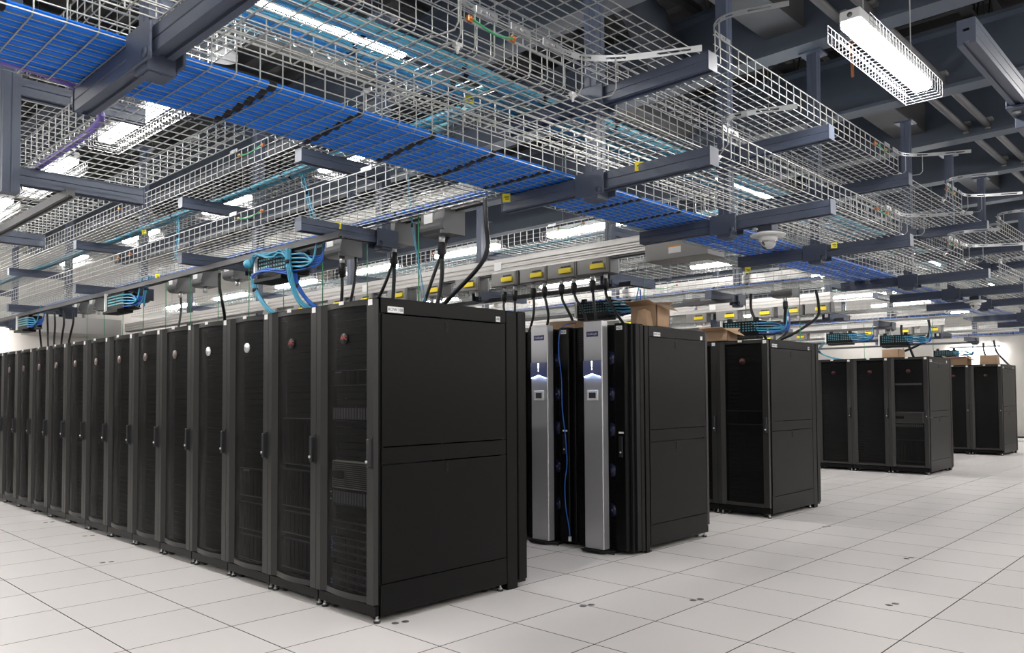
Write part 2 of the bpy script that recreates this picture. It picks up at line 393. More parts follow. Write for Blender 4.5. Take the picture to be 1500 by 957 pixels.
for k in range(NB):
    bdg = 'red' if k < 2 else ('bright' if k in (2, 3) else 'plain')
    if k == 0: lb = 'black server rack at the near end of the front row with plain side panels'
    elif k in (2, 3): lb = f'black mesh-door rack with a shiny oval badge, {ORD[k]} in the front row'
    else: lb = f'black mesh-door server rack, {ORD[k]} from the near end'
    rack(0, .6*k, QA, lb, 'racks of the front row', 1.075, end=(k == 0), badge=bdg, row='ROW 108' if k == 0 else None, ak='AK' if k == 0 else None)

# ---- equipment seen through the doors
def unit(x, y, z0, z1, label, cat, kind, y0=.085, y1=.515, name='server', xf=.045):
    t = thing(name, label, cat, (x, y, 0), 0, 'equipment behind the rack doors')
    b = MB(); b.cbox((xf, y0, z0), (.6 if kind != 'face' else .4, y1, z1), .002)
    put('housing', b.mesh('housing', 'chassis' if kind == 'hex' else 'server'), t)
    if kind == 'hex':
        m = MB(); nz = max(3, int((z1-z0)/.013)); ny = 40
        for i in range(nz):
            for j in range(ny):
                yy = y0+.02+(y1-y0-.03)*(j+.5*(i % 2))/ny; zz = z0+.012+(z1-z0-.024)*i/(nz-1)
                m.box((xf-.002, yy, zz-.0045), (xf+.001, yy+.0065, zz+.0045))
        put('vent_holes', m.mesh('vent_holes', 'rack_dark', False), t, kind='stuff')
        put('bezel_tab', boxes('bezel_tab', 'rack', ((xf-.006, y1-.13, (z0+z1)/2-.02), (xf, y1, (z0+z1)/2+.02))), t)
    elif kind == 'drives':
        m = MB()
        for j in range(14): m.box((xf-.004, y0+.02+j*.029, z0+.008), (xf, y0+.02+j*.029+.02, z1-.008))
        put('drive_bays', m.mesh('drive_bays', 'server_line', False), t, kind='stuff')
    elif kind == 'unit':
        put('top_edge', boxes('top_edge', 'server_line', ((xf-.003, y0, z1-.003), (xf, y1, z1)), ((xf-.003, y0, z0), (xf, y1, z0+.003))), t)
        m = MB()
        for j in range(3): m.box((xf-.004, y0+.08+j*.10, z0+.01), (xf, y0+.08+j*.10+.06, z1-.01))
        put('drive_carrier', m.mesh('drive_carrier', 'rack', False), t)
    elif kind == 'blade':
        put('top_edge', boxes('top_edge', 'server_line', ((xf-.003, y0, z1-.004), (xf, y1, z1)), ((xf-.003, y0, z0), (xf, y1, z0+.004))), t)
        m = MB()
        for j in range(8): m.box((xf-.003, y0+.015+j*.051, z0+.012), (xf, y0+.015+j*.051+.045, z1-.012))
        put('blades', m.mesh('blades', 'rack', False), t, kind='stuff')
    return t
def led(t, x, ys, zs, m):
    k = MB()
    for a, b in zip(ys, zs): k.box((x-.004, a-.004, b-.003), (x, a+.004, b+.003))
    put('indicator_light', k.mesh('indicator_light', m, False), t)
t = unit(0, 0, 1.38, 1.475, 'black three-unit server high in the nearest rack of the front row', 'server', 'unit'); label_on(t, None, '', (.038, .44, 1.462), .01, .07, .009, '-x', m='server_line', nm='maker_strip')
t = unit(0, 0, 1.165, 1.25, 'black server with upright drive bays halfway up the nearest rack', 'server', 'drives'); led(t, .04, [.36, .25, .25, .21], [1.30, 1.245, 1.19, 1.19], 'server_line')
unit(0, 0, .745, .915, 'grey perforated storage chassis in the nearest rack of the front row', 'server', 'hex', name='storage_chassis')
t = unit(0, 0, .645, .735, 'black drive enclosure directly below the grey perforated chassis', 'server', 'drives'); led(t, .04, [.52, .52], [.72, .675], 'led_green')
for i, (a, b) in enumerate(((.50, .545), (.405, .447), (.36, .4), (.315, .355), (.235, .277), (.19, .23), (.145, .185))):
    t = unit(0, 0, a, b, f'thin black one-unit server low in the nearest rack, {ORD[i]} from the top', 'server', 'unit')
    if i in (1, 2, 6): led(t, .042, [.512, .512], [a+.012, a+.03], 'led_blue')
for i, (a, b) in enumerate(((.86, 1.17), (.58, .83), (.40, .55), (.17, .37))):
    unit(0, .6, a, b, f'black blade enclosure in the second rack of the front row, {ORD[i]} from the top', 'server', 'blade', name='blade_enclosure')
for i, (a, b) in enumerate(((.60, .80), (.36, .56), (.15, .33))):
    t = unit(0, 1.2, a, b, f'black blade enclosure in the third rack of the front row, {ORD[i]} from the top', 'server', 'blade', name='blade_enclosure')
    if i == 0: label_on(t, None, '', (.038, .40, .785), .01, .09, .012, '-x', m='server_line', nm='maker_strip')

# ---- second row: rear doors are tall coolers facing the hot aisle
X2, Y2 = 3.77, .016
def cooler_meshes():
    q = {}
    b = MB(); b.cbox((-.03, .02, .02), (.0, .58, 1.90), .004); b.box((.0, .0, .03), (.10, .6, 1.9)); q['cooler_frame'] = b.mesh('cooler_frame', 'rack_dark')
    b = MB(); b.cbox((-.09, .045, .035), (-.01, .155, 1.905), .008); q['door_edge'] = b.mesh('door_edge', 'rack')
    b = MB(); b.prof([(-.16, .418), (-.16, .232), (-.154, .226), (-.085, .226), (-.085, .424), (-.154, .424)], 2, .035, 1.93); q['steel_column'] = b.mesh('steel_column', 'brushed')
    b = MB(); b.box((-.085, .235, .05), (-.03, .415, 1.9)); q['column_back'] = b.mesh('column_back', 'rack_dark')
    b = MB(); b.tube([(-.12, .5, .006), (-.12, .15, .006)], .006, 6); b.prof([(-.20, .42), (-.20, .24), (-.1, .16), (-.03, .16), (-.03, .46), (-.1, .46)], 2, .012, .03); q['dark_floor_plate'] = b.mesh('dark_floor_plate', 'rack_dark')  # thin dark plate just above the floor below the steel column
    b = MB()
    for i in range(110): b.box((-.036, .16, .06+i*.0166), (-.03, .23, .06+i*.0166+.006)); b.box((-.036, .425, .06+i*.0166), (-.03, .575, .06+i*.0166+.006))
    q['grille'] = b.mesh('grille', 'rack', False)
    b = MB(); b.tube([(-.045, .232, 0), (-.03, .232, 0)], .058, 20); b.tube([(-.052, .232, 0), (-.045, .232, 0)], .02, 12); q['fan'] = b.mesh('fan', 'fan', False)
    b = MB(); b.box((-.1612, .265, 1.80), (-.16, .388, 1.845)); q['plaque'] = b.mesh('plaque', 'plaque')
    b = MB(); b.cbox((-.169, .268, 1.265), (-.159, .385, 1.352), .004); q['control_panel'] = b.mesh('control_panel', 'fixture')
    b = MB(); b.box((-.1705, .29, 1.285), (-.168, .36, 1.332)); q['screen'] = b.mesh('screen', 'ink')
    b = MB()
    b.box((-.1625, .3195, 1.548), (-.16, .3285, 1.578)); b.box((-.1625, .321, 1.522), (-.16, .327, 1.540)); b.disc((-.1625, .324, 1.588), .008, .0025, axis=0, n=12); q['status_light'] = b.mesh('status_light', 'led_white', False)
    b = MB(); b.prof([(.240, 1.464), (.324, 1.490), (.410, 1.464), (.410, 1.4622), (.324, 1.4882), (.240, 1.4622)], 0, -.1725, -.1625); q['glow_bar'] = b.mesh('glow_bar', 'led_glow')
    b = MB(); b.prof([(.233, 1.4625), (.324, 1.4905), (.417, 1.4625), (.417, 1.60), (.233, 1.60)], 0, -.1735, -.16); q['blue_glow_plate'] = b.mesh('blue_glow_plate', 'glow_steel')  # added plate whose own blue emission imitates the glow around the icon
    b = MB(); b.cbox((-.102, .075, .80), (-.09, .11, .97), .003); q['handle'] = b.mesh('handle', 'rubber')
    b = MB(); b.disc((-.108, .09, .84), .008, .006, axis=0, n=12); q['lock'] = b.mesh('lock', 'chrome', False)
    return q
CQ = cooler_meshes()
def cooler(x, y, label, tag):
    t = thing('cooling_door', label, 'cooling door', (x, y, 0), 0, 'cooling doors of the second row')
    for nme in ('cooler_frame', 'column_back', 'dark_floor_plate'): put(nme, CQ[nme], t)
    put('grille', CQ['grille'], t, kind='stuff')
    col = put('steel_column', CQ['steel_column'], t, label='brushed steel front column')
    de = put('door_edge', CQ['door_edge'], t); put('handle', CQ['handle'], de); put('lock', CQ['lock'], de)
    for z in (.35, .68, 1.02, 1.32, 1.62): put('fan', CQ['fan'], t, (0, 0, z))
    pl = put('plaque', CQ['plaque'], t); lettering('ColdLogik', .024, 'plaque_txt', pl, (-.162, .3265, 1.823), '-x')
    cp = put('control_panel', CQ['control_panel'], t); put('screen', CQ['screen'], cp)
    put('blue_glow_plate', CQ['blue_glow_plate'], col); put('status_light', CQ['status_light'], col, (-.0135, 0, 0)); put('glow_bar', CQ['glow_bar'], col)
    label_on(t, tag, '', (-.0905, .10, 1.865), .026, .062, .034, '-x', nm='rack_label')
    label_on(t, None, '', (-.0905, .09, 1.0), .02, .05, .014, '-x', nm='rack_label')
    return t
for k in range(5):
    r = rack(X2, Y2+.6*(k+1), QB, ('second-row server rack at its open end, grey-black side panels facing the camera' if k == 0 else f'server rack of the second row, {ORD[k]} from its open end, behind a cooling door'), 'racks of the second row', .955, end=(k == 0), rz=math.pi, blank=False, rear=False, badge='plain')
    cooler(2.635, Y2+.6*k, f'black cooling door with a brushed steel column, {ORD[k]} from the open end of the second row', ('AE21', 'AE22', 'AE23', 'AE24', 'AE25')[k])
    if k == 0:
        put('rear_frame', boxes('rear_frame', 'rack', ((.965, .5, .0), (1.02, .608, H)), ((1.03, .45, .02), (1.08, .604, H)), c=.003), r)
        for bd, xx, sz, ww in (('ROW 109', .83, .028, .10), (None, .10, .02, .036)):
            nme = 'row_label'; o = put(nme, boxes(nme, 'white', ((xx-ww/2, .6055, 1.808), (xx+ww/2, .6075, 1.842))), r)
            if bd:
                L = put('lettering', text_mesh(bd, sz*.75, 'ink'), o, (xx, .608, 1.825)); L.rotation_euler = (math.pi/2, 0, math.pi)
# ---- rows three, four, five
def far_row(x, y, n, which, row, lbs):
    for k in range(n):
        rack(x, y+.6*k, QA, lbs[k], f'racks of the {which} row', 1.075, end=(k == 0), badge='red', row=row if k == 0 else None, ak='AK' if k == 0 else None)
far_row(5.106, .052, 4, 'third', 'ROW 110', ['third-row black server rack at its open end, brownish side panels', 'third-row black server rack beside the end rack, half hidden by the second row', 'third-row server rack third from its open end', 'third-row server rack fourth from its open end'])
far_row(10.862, .145, 4, 'fourth', 'ROW 112', ['fourth-row black server rack at its open end with lit grey equipment inside', 'middle black server rack of the three showing in the fourth row', 'fourth-row black server rack third from its open end beside the third row', 'fourth-row server rack fourth from its open end'])
far_row(15.972, .202, 3, 'fifth', 'ROW 114', ['farthest black server rack by the pale wall, at the open end of the last row', 'last-row black server rack second from its open end', 'last-row server rack third from its open end'])
unit(5.106, .052, .98, 1.13, 'dark storage unit with pale side handles in the end rack of the third row', 'server', 'blade', name='storage_unit')
o = unit(10.862, .145, 1.43, 1.475, 'silver one-unit server high in the end rack of the fourth row', 'server', 'drives', xf=.03)
o.children[0].data.materials[0] = MT['chassis']
unit(10.862, .145, .82, 1.0, 'grey perforated storage chassis in the end rack of the fourth row', 'server', 'hex', name='storage_chassis', xf=.03)
t = unit(10.862, .145, .75, .81, 'black drive enclosure with green lights in the end rack of the fourth row', 'server', 'drives'); led(t, .04, [.51, .50, .40, .36, .3, .25, .2], [.775, .795, .80, .80, .80, .8, .8], 'led_green')
t = unit(10.862, .145, .20, .55, 'black server stack with blue lights in the end rack of the fourth row', 'server', 'blade', name='server_stack'); led(t, .04, [.512]*5, [.26, .30, .345, .44, .50], 'led_blue')

# ================================================================== OVERHEAD STEEL
BZ0, BZ1 = 2.455, 2.545         # lower beam
UZ0, UZ1 = 2.935, 3.025         # upper beam
S = .041
def beam_prof(z0, z1, s=.0385):     # double strut: slot below, seam at mid height
    m = (z0+z1)/2
    return [(-s, z0), (-.013, z0), (-.013, z0+.012), (.013, z0+.012), (.013, z0), (s, z0), (s, m-.003), (s-.003, m), (s, m+.003), (s, z1), (-s, z1), (-s, m+.003), (-s+.003, m), (-s, m-.003)]
def post_prof(s=S): return [(-s, -s), (-.006, -s), (0, -s+.004), (.006, -s), (s, -s), (s, -.006), (s-.004, 0), (s, .006), (s, s), (.006, s), (0, s-.004), (-.006, s), (-s, s), (-s, .006), (-s+.004, 0), (-s, -.006)]
def fitting_mesh(z0, z1, axis):
    b = MB(); e = .052
    b.cbox((-e, -e, z0-.05), (e, e, z1+.02), .004)
    if axis == 1: b.cbox((-.062, -.10, z0-.03), (-.05, .10, z1+.015), .003); b.cbox((.05, -.10, z0-.03), (.062, .10, z1+.015), .003)
    else: b.cbox((-.10, -.062, z0-.03), (.10, -.05, z1+.015), .003); b.cbox((-.10, .05, z0-.03), (.10, .062, z1+.015), .003)
    for s in (-1, 1):
        if axis == 1: b.tube([(s*.062, s*.07, z0-.005), (s*.068, s*.07, z0-.005)], .018, 12)
        else: b.tube([(s*.07, s*.062, z0-.005), (s*.07, s*.068, z0-.005)], .018, 12)
    return b.mesh('bracket', 'strut')
def tree(name, label, group, x, y, axis, lo, hi, top=4.2, low=True, bot=2.40, ext=None):
    t = thing(name, label, 'tray support', (x, y, 0), 0, group)
    k = MB(); k.prof(post_prof(), 2, bot, top); put('post', k.mesh('post', 'strut'), t)
    put('top_plate', boxes('top_plate', 'strut', ((-.09, -.09, top-.012), (.09, .09, top))), t)
    for nm, z0, z1 in (('lower_beam', BZ0, BZ1), ('upper_beam', UZ0, UZ1)):
        k = MB(); a0, a1 = lo, hi
        k.prof(beam_prof(z0, z1), axis, a0, a1) if axis == 1 else k.prof([(p, q) for p, q in beam_prof(z0, z1)], 0, a0, a1)
        o = put(nm, k.mesh(nm, 'strut'), t)
        for e, s in ((a0, -1), (a1, 1)):
            if abs(e) < .06: continue
            c = ((-S-.002, min(e, e+s*.004), z0-.002), (S+.002, max(e, e+s*.004), z1+.002))
            if axis == 0: c = ((c[0][1], c[0][0], c[0][2]), (c[1][1], c[1][0], c[1][2]))
            put('end_cap', boxes('end_cap', 'strut', c), o)
        if axis == 1 or (nm == 'lower_beam' and low): put('bracket', fitting_mesh(z0, z1, axis), t)
    return t
TREE_X = [-3.9, -1.68, .755, 2.25, 3.79, 6.17, 7.75, 9.25, 11.7, 13.3, 15.0, 17.2, 18.8]
POSN = {-1.68: 'above the left aisle', .755: 'nearest right of the front row', 2.25: 'beside the white dome camera', 3.79: 'just beyond the dome camera'}
for i, x in enumerate(TREE_X):
    tree('tray_support', ('grey post with two cross beams under the main trays, '+(POSN.get(x) or f'{ORD[i]} from the left')), 'supports of the main trays', x, -1.03, 1, -.74, .70)

# ---- wire basket trays
PITCH = .0985
def tray_mesh(L, W, gaps0=(), gaps1=(), hgt=.15, r=.0030):
    b = MB()
    def ingap(x, gs): return any(a < x < c for a, c in gs)
    n = int(L/PITCH)
    for i in range(n+1):
        x = .02+i*PITCH
        if x > L: break
        p = [(x, W/2, 0)]
        a = [(x, 0, 0)] if ingap(x, gaps0) else [(x, 0, hgt), (x, 0, .014), (x, .014, 0)]
        c = [(x, W, 0)] if ingap(x, gaps1) else [(x, W-.014, 0), (x, W, .014), (x, W, hgt)]
        b.tube(a+c, r, 4)
    m = int(round(W/.052))
    for j in range(m+1):
        y = .006+j*(W-.012)/m; b.tube([(0, y, r*1.9), (L, y, r*1.9)], r, 4)
    for y, gs, s in ((0, gaps0, 1), (W, gaps1, -1)):
        segs = []; x = 0
        for a, c in sorted(gs): segs.append((x, a)); x = c
        segs.append((x, L))
        for z in (.05, .10, .15):
            for a, c in segs:
                if c-a > .02: b.tube([(max(0, a), y+s*r*1.9, z), (min(L, c), y+s*r*1.9, z)], r*(1.25 if z == .15 else 1), 4)
    return b.mesh('wire_mesh', 'wire', False)
def ribbon_mesh(path, z0, z1, m='plate'):            # slotted bent strip
    b = MB(); P = [Vector((p[0], p[1], 0)) for p in smooth_path([(x, y, 0) for x, y in path], 5)]
    hs = (z1-z0)
    for i in range(len(P)-1):
        for a, c in ((0, .33), (.33, .67), (.67, 1)):
            if a == .33 and i % 4 in (1, 2): continue
            t = (P[i+1]-P[i]).normalized(); nrm = Vector((-t.y, t.x, 0))*.0012
            q = [P[i]-nrm, P[i+1]-nrm, P[i+1]+nrm, P[i]+nrm]
            lo = [(v.x, v.y, z0+hs*a) for v in q]; hi = [(v.x, v.y, z0+hs*c) for v in q]
            b.add(lo+hi, [(0, 1, 2, 3), (4, 5, 6, 7), (0, 1, 5, 4), (1, 2, 6, 5), (2, 3, 7, 6), (3, 0, 4, 7)])
    return b.mesh('drop_out_strip', m)
def clip_mesh():
    b = MB(); b.cbox((-.055, -.004, -.014), (.055, .004, .016), .002); b.disc((0, -.010, 0), .009, .012, axis=1, n=10); b.box((-.03, -.008, -.004), (-.015, .004, .004)); b.box((.015, -.008, -.004), (.03, .004, .004))
    return b.mesh('splice_plate', 'plate')
clip_me = clip_mesh()
bolt = MB(); bolt.cbox((-.016, -.012, -.008), (.016, .012, .006), .002); bolt.disc((0, 0, -.03), .005, .03, n=8); bolt.disc((0, 0, -.015), .011, .008, n=6); bolt_me = bolt.mesh('tray_clamp', 'chrome', False)
lug = MB(); lug.cbox((-.012, -.008, -.012), (.012, .008, .012), .003); lug.disc((0, -.014, 0), .007, .028, axis=1, n=8); lug_me = lug.mesh('ground_lug', 'copper', False)
TX0, TX1 = -4.4, 19.6
def trunk(label, yc0, z, gaps0, gaps1, strips):
    t = thing('wire_basket_tray', label, 'cable tray', (TX0, yc0, z), 0, 'main trays across the rows')
    g0 = [(a-TX0, b-TX0) for a, b in gaps0]; g1 = [(a-TX0, b-TX0) for a, b in gaps1]
    put('wire_mesh', tray_mesh(TX1-TX0, .585, g0, g1), t, kind='stuff')
    for a, b in strips:
        A = a-TX0; B = b-TX0
        put('drop_out_strip', ribbon_mesh([(A-.12, -.004), (A-.02, -.005), (A+.08, -.03), (A+.2, -.15), (A+.34, -.42)], .138, .164), t)
        put('drop_out_strip', ribbon_mesh([(B+.12, -.004), (B+.03, -.005), (B-.06, -.03), (B-.12, -.10), (B-.12, -.2), (B-.04, -.42)], .138, .164), t)
        for q in (A-.10, A-.28, B+.10): put('splice_plate', clip_me, t, (q, -.006, .15))
        for xx, yy in ((A+.06, -.03), (A+.17, -.12), (B-.05, -.03), (B-.115, -.09)):
            k = MB(); k.tube([(xx, yy, .15), (xx, yy, .02), (xx, yy+.02, 0), (xx-.02, .05, 0)], .003, 4); put('bent_wire', k.mesh('bent_wire', 'wire', False), t)
        for q in (A+.05, B-.03): put('tray_clamp', bolt_me, t, (q, .01, 0))
        put('ground_lug', lug_me, t, (A-.33, -.012, .10)); put('ground_lug', lug_me, t, (A-.55, -.012, .10))
        put('ground_wire', cable([(A-.33, -.02, .10), (A-.44, -.035, .07), (A-.55, -.02, .10)], .004, 'green'), t)
    return t
RG = [(-1.80, -.88), (-.32, .95), (3.72, 4.95), (5.5, 6.8), (9.2, 10.3), (11.1, 12.3), (14.8, 15.9), (16.7, 17.9)]
LG = [(-1.6, -.86), (.03, .78), (3.74, 4.48), (5.56, 6.3), (9.25, 10.), (11.15, 11.9), (14.85, 15.6), (16.75, 17.5)]
RG2 = [(-1.80, -.88), (-.75, .88)]+RG[2:]
TYR, TYL = -1.715, -.905
tr_rl = trunk('lower wire basket tray on the camera side of the posts, empty mesh', TYR, 2.55, RG, [], RG)
tr_bl = trunk('lower wire basket tray beyond the posts carrying the bright blue cables', TYL, 2.55, [], LG, [])
tr_ru = trunk('upper wire basket tray on the camera side of the posts, empty mesh', TYR, 3.03, RG2, [], RG2)
tr_bu = trunk('upper wire basket tray beyond the posts carrying aqua cables', TYL, 3.03, [], LG, [])
# cable bundles in the trunk
def straps(o, rad, xs, y, z, kind='strap'):
    for x in xs:
        k = MB(); k.tube([(x-.013, y, z), (x+.013, y, z)], rad+.003, 12); put(kind, k.mesh(kind, 'strap', False), o)
NBN = 10
for i in range(NBN):
    y = TYL+.055+i*.0525; r = .0275
    o = thing('cable_bundle', f'bright blue cable bundle in the lower main tray, {ORD[i]} from the posts', 'cable bundle', (0, y, 2.583), 0, 'blue cables in the lower main tray')
    pts = [(TX0+.1+q*.35, .004*math.sin(q*1.7+i), .003*math.sin(q*2.3+i*2)) for q in range(62 if i % 3 == 1 else (22 if i % 3 else 32))]
    k = MB(); k.tube(pts, r, 22, lobes=1, smooth=False); k.v = [(a, b, c*.55-.011) for a, b, c in k.v]; put('cables', k.mesh('cables', 'blue', False), o)
    for x in [-2.1, -1.63, -1.155+.002*i, -.73+.005*i, -.31+.006*i, .10+.006*i, .53, .98, 1.42, 1.9, 2.5]:
        k = MB(); k.tube([(x-.015-.01*(i % 2), 0, 0), (x+.015-.01*(i % 2), 0, 0)], r+.003, 12); k.v = [(a, b, c*.6-.012) for a, b, c in k.v]; put('strap', k.mesh('strap', 'strap', False), o)
for i, (y, z, tr) in enumerate(((-.685, 3.072, 0), (-.632, 3.075, 0), (-.44, 3.072, 0), (-.385, 3.07, 0))):
    o = thing('cable_bundle', (f'aqua fibre cable bundle in the upper main tray, {ORD[i]} from the posts' if not tr else f'bundle of aqua fibre cables in the lower camera-side tray, {("outer", "inner")[i-4]} one'), 'cable bundle', (0, y, z), 0, 'aqua cables in the main trays')
    x0 = TX0+.1 if not tr else .55
    pts = [(x0+q*.4, .012*math.sin(q*1.1+i), .004*math.sin(q*1.9+i)) for q in range(int((14-x0)/.4))]
    k = MB(); k.tube(pts, .031, 18, lobes=1, smooth=False); put('cables', k.mesh('cables', 'teal_main', False), o)
    straps(o, .031, [a+.07*i for a in (-2.0, -1.3, -.62, .05, .7, 1.4, 2.2, 3.0)] if not tr else [.85+.03*i, 1.4, 2.3], 0, 0)

# ---- branch trays, their posts, rails and busways over each row
def branch_tray(x0, y0, y1, z, label, W=.63):
    t = thing('wire_basket_tray', label, 'cable tray', (x0+W, y0, z), math.pi/2, 'branch trays above the rows')
    put('wire_mesh', tray_mesh(y1-y0, W), t, kind='stuff')
    put('splice_plate', clip_me, t, (.5, W+.006, .15)); put('splice_plate', clip_me, t, (2.2, W+.006, .15)); put('splice_plate', clip_me, t, (.7, -.006, .15))
    for q in (1.75, 2.1, 4.2, 4.5): put('ground_lug', lug_me, t, (q, W+.012, .1))
    put('ground_wire', cable([(1.75, W+.02, .1), (1.92, W+.035, .07), (2.1, W+.02, .1)], .004, 'green'), t)
    return t
ROWN = {0.08: 'first', 3.78: 'second', 5.6: 'third', 9.3: 'hidden', 11.2: 'fourth', 14.9: 'far hidden', 16.8: 'fifth'}
YEND = 13.9
def rail(x, y0, y1, z0, label):
    t = thing('strut_rail', label, 'steel rail', (x, 0, 0), 0, 'rails under the branch tray supports')
    k = MB(); k.prof([(-.022, z0), (-.01, z0), (-.01, z0+.01), (.01, z0+.01), (.01, z0), (.022, z0), (.022, z0+.044), (-.022, z0+.044)], 1, y0, y1); put('channel', k.mesh('channel', 'rail_paint'), t)
    return t
def busway(x, y0, y1, label, zb=2.67, feed=None):
    t = thing('busway', label, 'busway', (x, 0, 0), 0, 'overhead power busways')
    k = MB(); pr = [(-.055, zb), (.055, zb), (.055, zb+.03), (.046, zb+.04), (.046, zb+.075), (.055, zb+.085), (.055, zb+.155), (-.055, zb+.155), (-.055, zb+.10), (-.045, zb+.09), (-.045, zb+.075), (-.055, zb+.065), (-.055, zb+.05), (-.045, zb+.04), (-.045, zb+.03), (-.055, zb+.02)]
    k.prof(pr, 1, y0, y1); put('housing', k.mesh('housing', 'alu'), t)
    k = MB(); k.box((-.035, y0, zb-.018), (-.02, y1, zb)); k.box((.02, y0, zb-.018), (.035, y1, zb)); put('contact_rails', k.mesh('contact_rails', 'cast'), t)
    for y in (y0+1.9, y0+4.4, y0+7): put('maker_label', boxes('maker_label', 'white', ((-.0575, y, zb+.03), (-.0555, y+.11, zb+.12))), t)
    k = MB()
    for y in (1.05, 2.94, 5.6, 8.2, 10.8): k.box((-.012, y-.012, zb+.155), (.012, y+.012, BZ0+.42))
    put('hanger_rods', k.mesh('hanger_rods', 'wire'), t)
    if feed:
        f = put('end_feed_box', boxes('end_feed_box', 'box_grey', ((-.06, feed[0], 2.555), (.24, feed[1], 2.775)), c=.004), t)
        put('warning_label', boxes('warning_label', ['white'], ((-.0625, feed[0]+.27, 2.605), (-.06, feed[0]+.40, 2.66))), f)
        put('warning_stripe', boxes('warning_stripe', 'orange', ((-.0635, feed[0]+.27, 2.66), (-.06, feed[0]+.40, 2.672))), f)
    return t
plug_me = None
def fitting_parts():
    a = MB(); a.tube([(0, 0, .0), (0, 0, -.06)], .023, 12); a.tube([(0, 0, -.008), (0, 0, -.02)], .024, 8); a.tube([(0, 0, -.045), (0, 0, -.056)], .024, 8)
    b = MB(); b.tube([(0, 0, -.052), (0, 0, -.058), (0, 0, -.14), (0, 0, -.15), (0, 0, -.175)], [.024, .031, .031, .022, .018], 12)
    return a.mesh('conduit_fitting', 'chrome', False), b.mesh('plug', 'rubber', False)
FIT, PLUG = fitting_parts()
def tap_front(x, y, label, group, wd=.38, corded=True):       # face with yellow breaker towards -x
    t = thing('tap_box', label, 'tap box', (x, y, 2.512), 0, group)
    put('housing', boxes('housing', 'box_grey', ((-.02, 0, 0), (.16, wd, .158)), c=.004), t)
    put('face_plate', boxes('face_plate', 'box_grey', ((-.028, .016, .008), (-.018, wd-.008, .15)), c=.003), t)
    k = MB()
    for i in range(7): k.box((-.031, .065+i*.019, .104), (-.027, .079+i*.019, .122))
    put('breaker_slots', k.mesh('breaker_slots', 'ink', False), t)
    k = MB(); k.cbox((-.052, .045, .045), (-.028, .21, .098), .004)
    for i in range(5): k.box((-.050, .06+i*.024, .058), (-.047, .07+i*.024, .084))
    put('breaker', k.mesh('breaker', 'yellow'), t)
    put('clip', boxes('clip', 'cast', ((-.01, -.018, .0), (.12, -.002, .17))), t)
    for yy in (.07, .235): put('conduit_fitting', FIT, t, (.03, yy, 0))
    if corded:
        for yy in (.07, .235): put('plug', PLUG, t, (.03, yy, 0))
    return t
def tap_back(x, y, label, group, wd=.27, corded=True):        # rounded back towards -x
    t = thing('tap_box', label, 'tap box', (x, y, 2.49), 0, group)
    pr = [(-.075, .175), (-.085, .10), (-.095, .065), (-.09, .03), (-.07, .008), (-.04, 0), (.10, 0), (.10, .175)]
    k = MB(); k.prof([(a, b) for a, b in pr], 1, .03, wd); put('housing', k.mesh('housing', 'cast'), t)
    k = MB(); k.prof([(a*1.12, b-.004) for a, b in pr[:-1]]+[(.112, .18)], 1, 0, .03); k.box((-.12, -.008, -.012), (-.06, .012, .01)); put('end_flange', k.mesh('end_flange', 'cast'), t)
    put('label_sticker', boxes('label_sticker', 'white', ((-.092, .13, .085), (-.0805, .225, .165))), t)
    put('conduit_fitting', FIT, t, (.0, .13, .003))
    if corded: put('plug', PLUG, t, (.0, .13, .003))
    return t
def cord(pts, label, group, r=.0125):
    t = thing('power_cord', label, 'power cord', pts[0], 0, group)
    o = Vector(pts[0]); put('jacket', cable([Vector(p)-o for p in pts], r, 'rubber', 10), t); return t

BY = [1.05, 2.94, 5.6, 8.2, 10.8]
for x0 in (.08, 3.78, 5.6, 9.3, 11.2, 14.9, 16.8):
    rn = ROWN[x0]; left = x0 in (.08, 5.6, 11.2, 16.8)
    branch_tray(x0, -.30, YEND, 2.55, f'lower wire basket tray running above the {rn} row')
    branch_tray(x0, -.30, YEND, 3.03, f'upper wire basket tray running above the {rn} row')
    px = x0+.76 if left else x0-.08
    for j, y in enumerate(BY[:5 if x0 < 6 else 3]):
        lo, hi = (-.72, .0) if left else (.0, .74)
        tree('branch_support', f'grey steel post with cantilever arms above the {rn} row, {ORD[j]} from the main trays', 'supports of the branch trays', px, y, 0, lo, hi)
    rail(x0+.25 if left else x0+.0, .85, 13.6, 2.408, f'grey steel rail hung beneath the tray supports of the {rn} row')
busway(1.05, .2, 13.6, 'aluminium busway above the rear of the front row, partly behind the trays')
busway(3.5, .46, 13.3, 'long bright aluminium busway above the second row with yellow-switched tap boxes', feed=(-.2, .46))
busway(6.55, .2, 13.3, 'aluminium busway above the third row')
busway(9.03, .92, 13.3, 'aluminium busway beyond the third row facing the camera')
busway(12.1, .2, 13.3, 'aluminium busway above the fourth row')
busway(14.65, .9, 13.3, 'aluminium busway beyond the fourth row facing the camera')
busway(17.7, .2, 13.3, 'aluminium busway above the fifth row')
GT = 'tap boxes above the second row'
for i, y in enumerate((.887, 1.293, 1.692, 2.127, 2.73, 3.36, 4.03, 4.75, 5.4, 6.3, 7.2)):
    tap_front(3.46, y, f'grey tap box with yellow breaker on the second-row busway, {ORD[i]} from the right', GT, .385, corded=i < 4)
for i, y in enumerate((.93, 1.36, 1.82, 2.43, 3.0)):
    tap_front(8.99, y, f'grey tap box with a yellow breaker beyond the third row, {ORD[i]} from the right', 'tap boxes beyond the third row', .38, corded=False)
for i, y in enumerate((4.4, 5.3)):
    tap_front(8.99, y, f'grey tap box with a yellow breaker beyond the third row, {ORD[i]} past the first five', 'tap boxes beyond the third row', .38, corded=False)
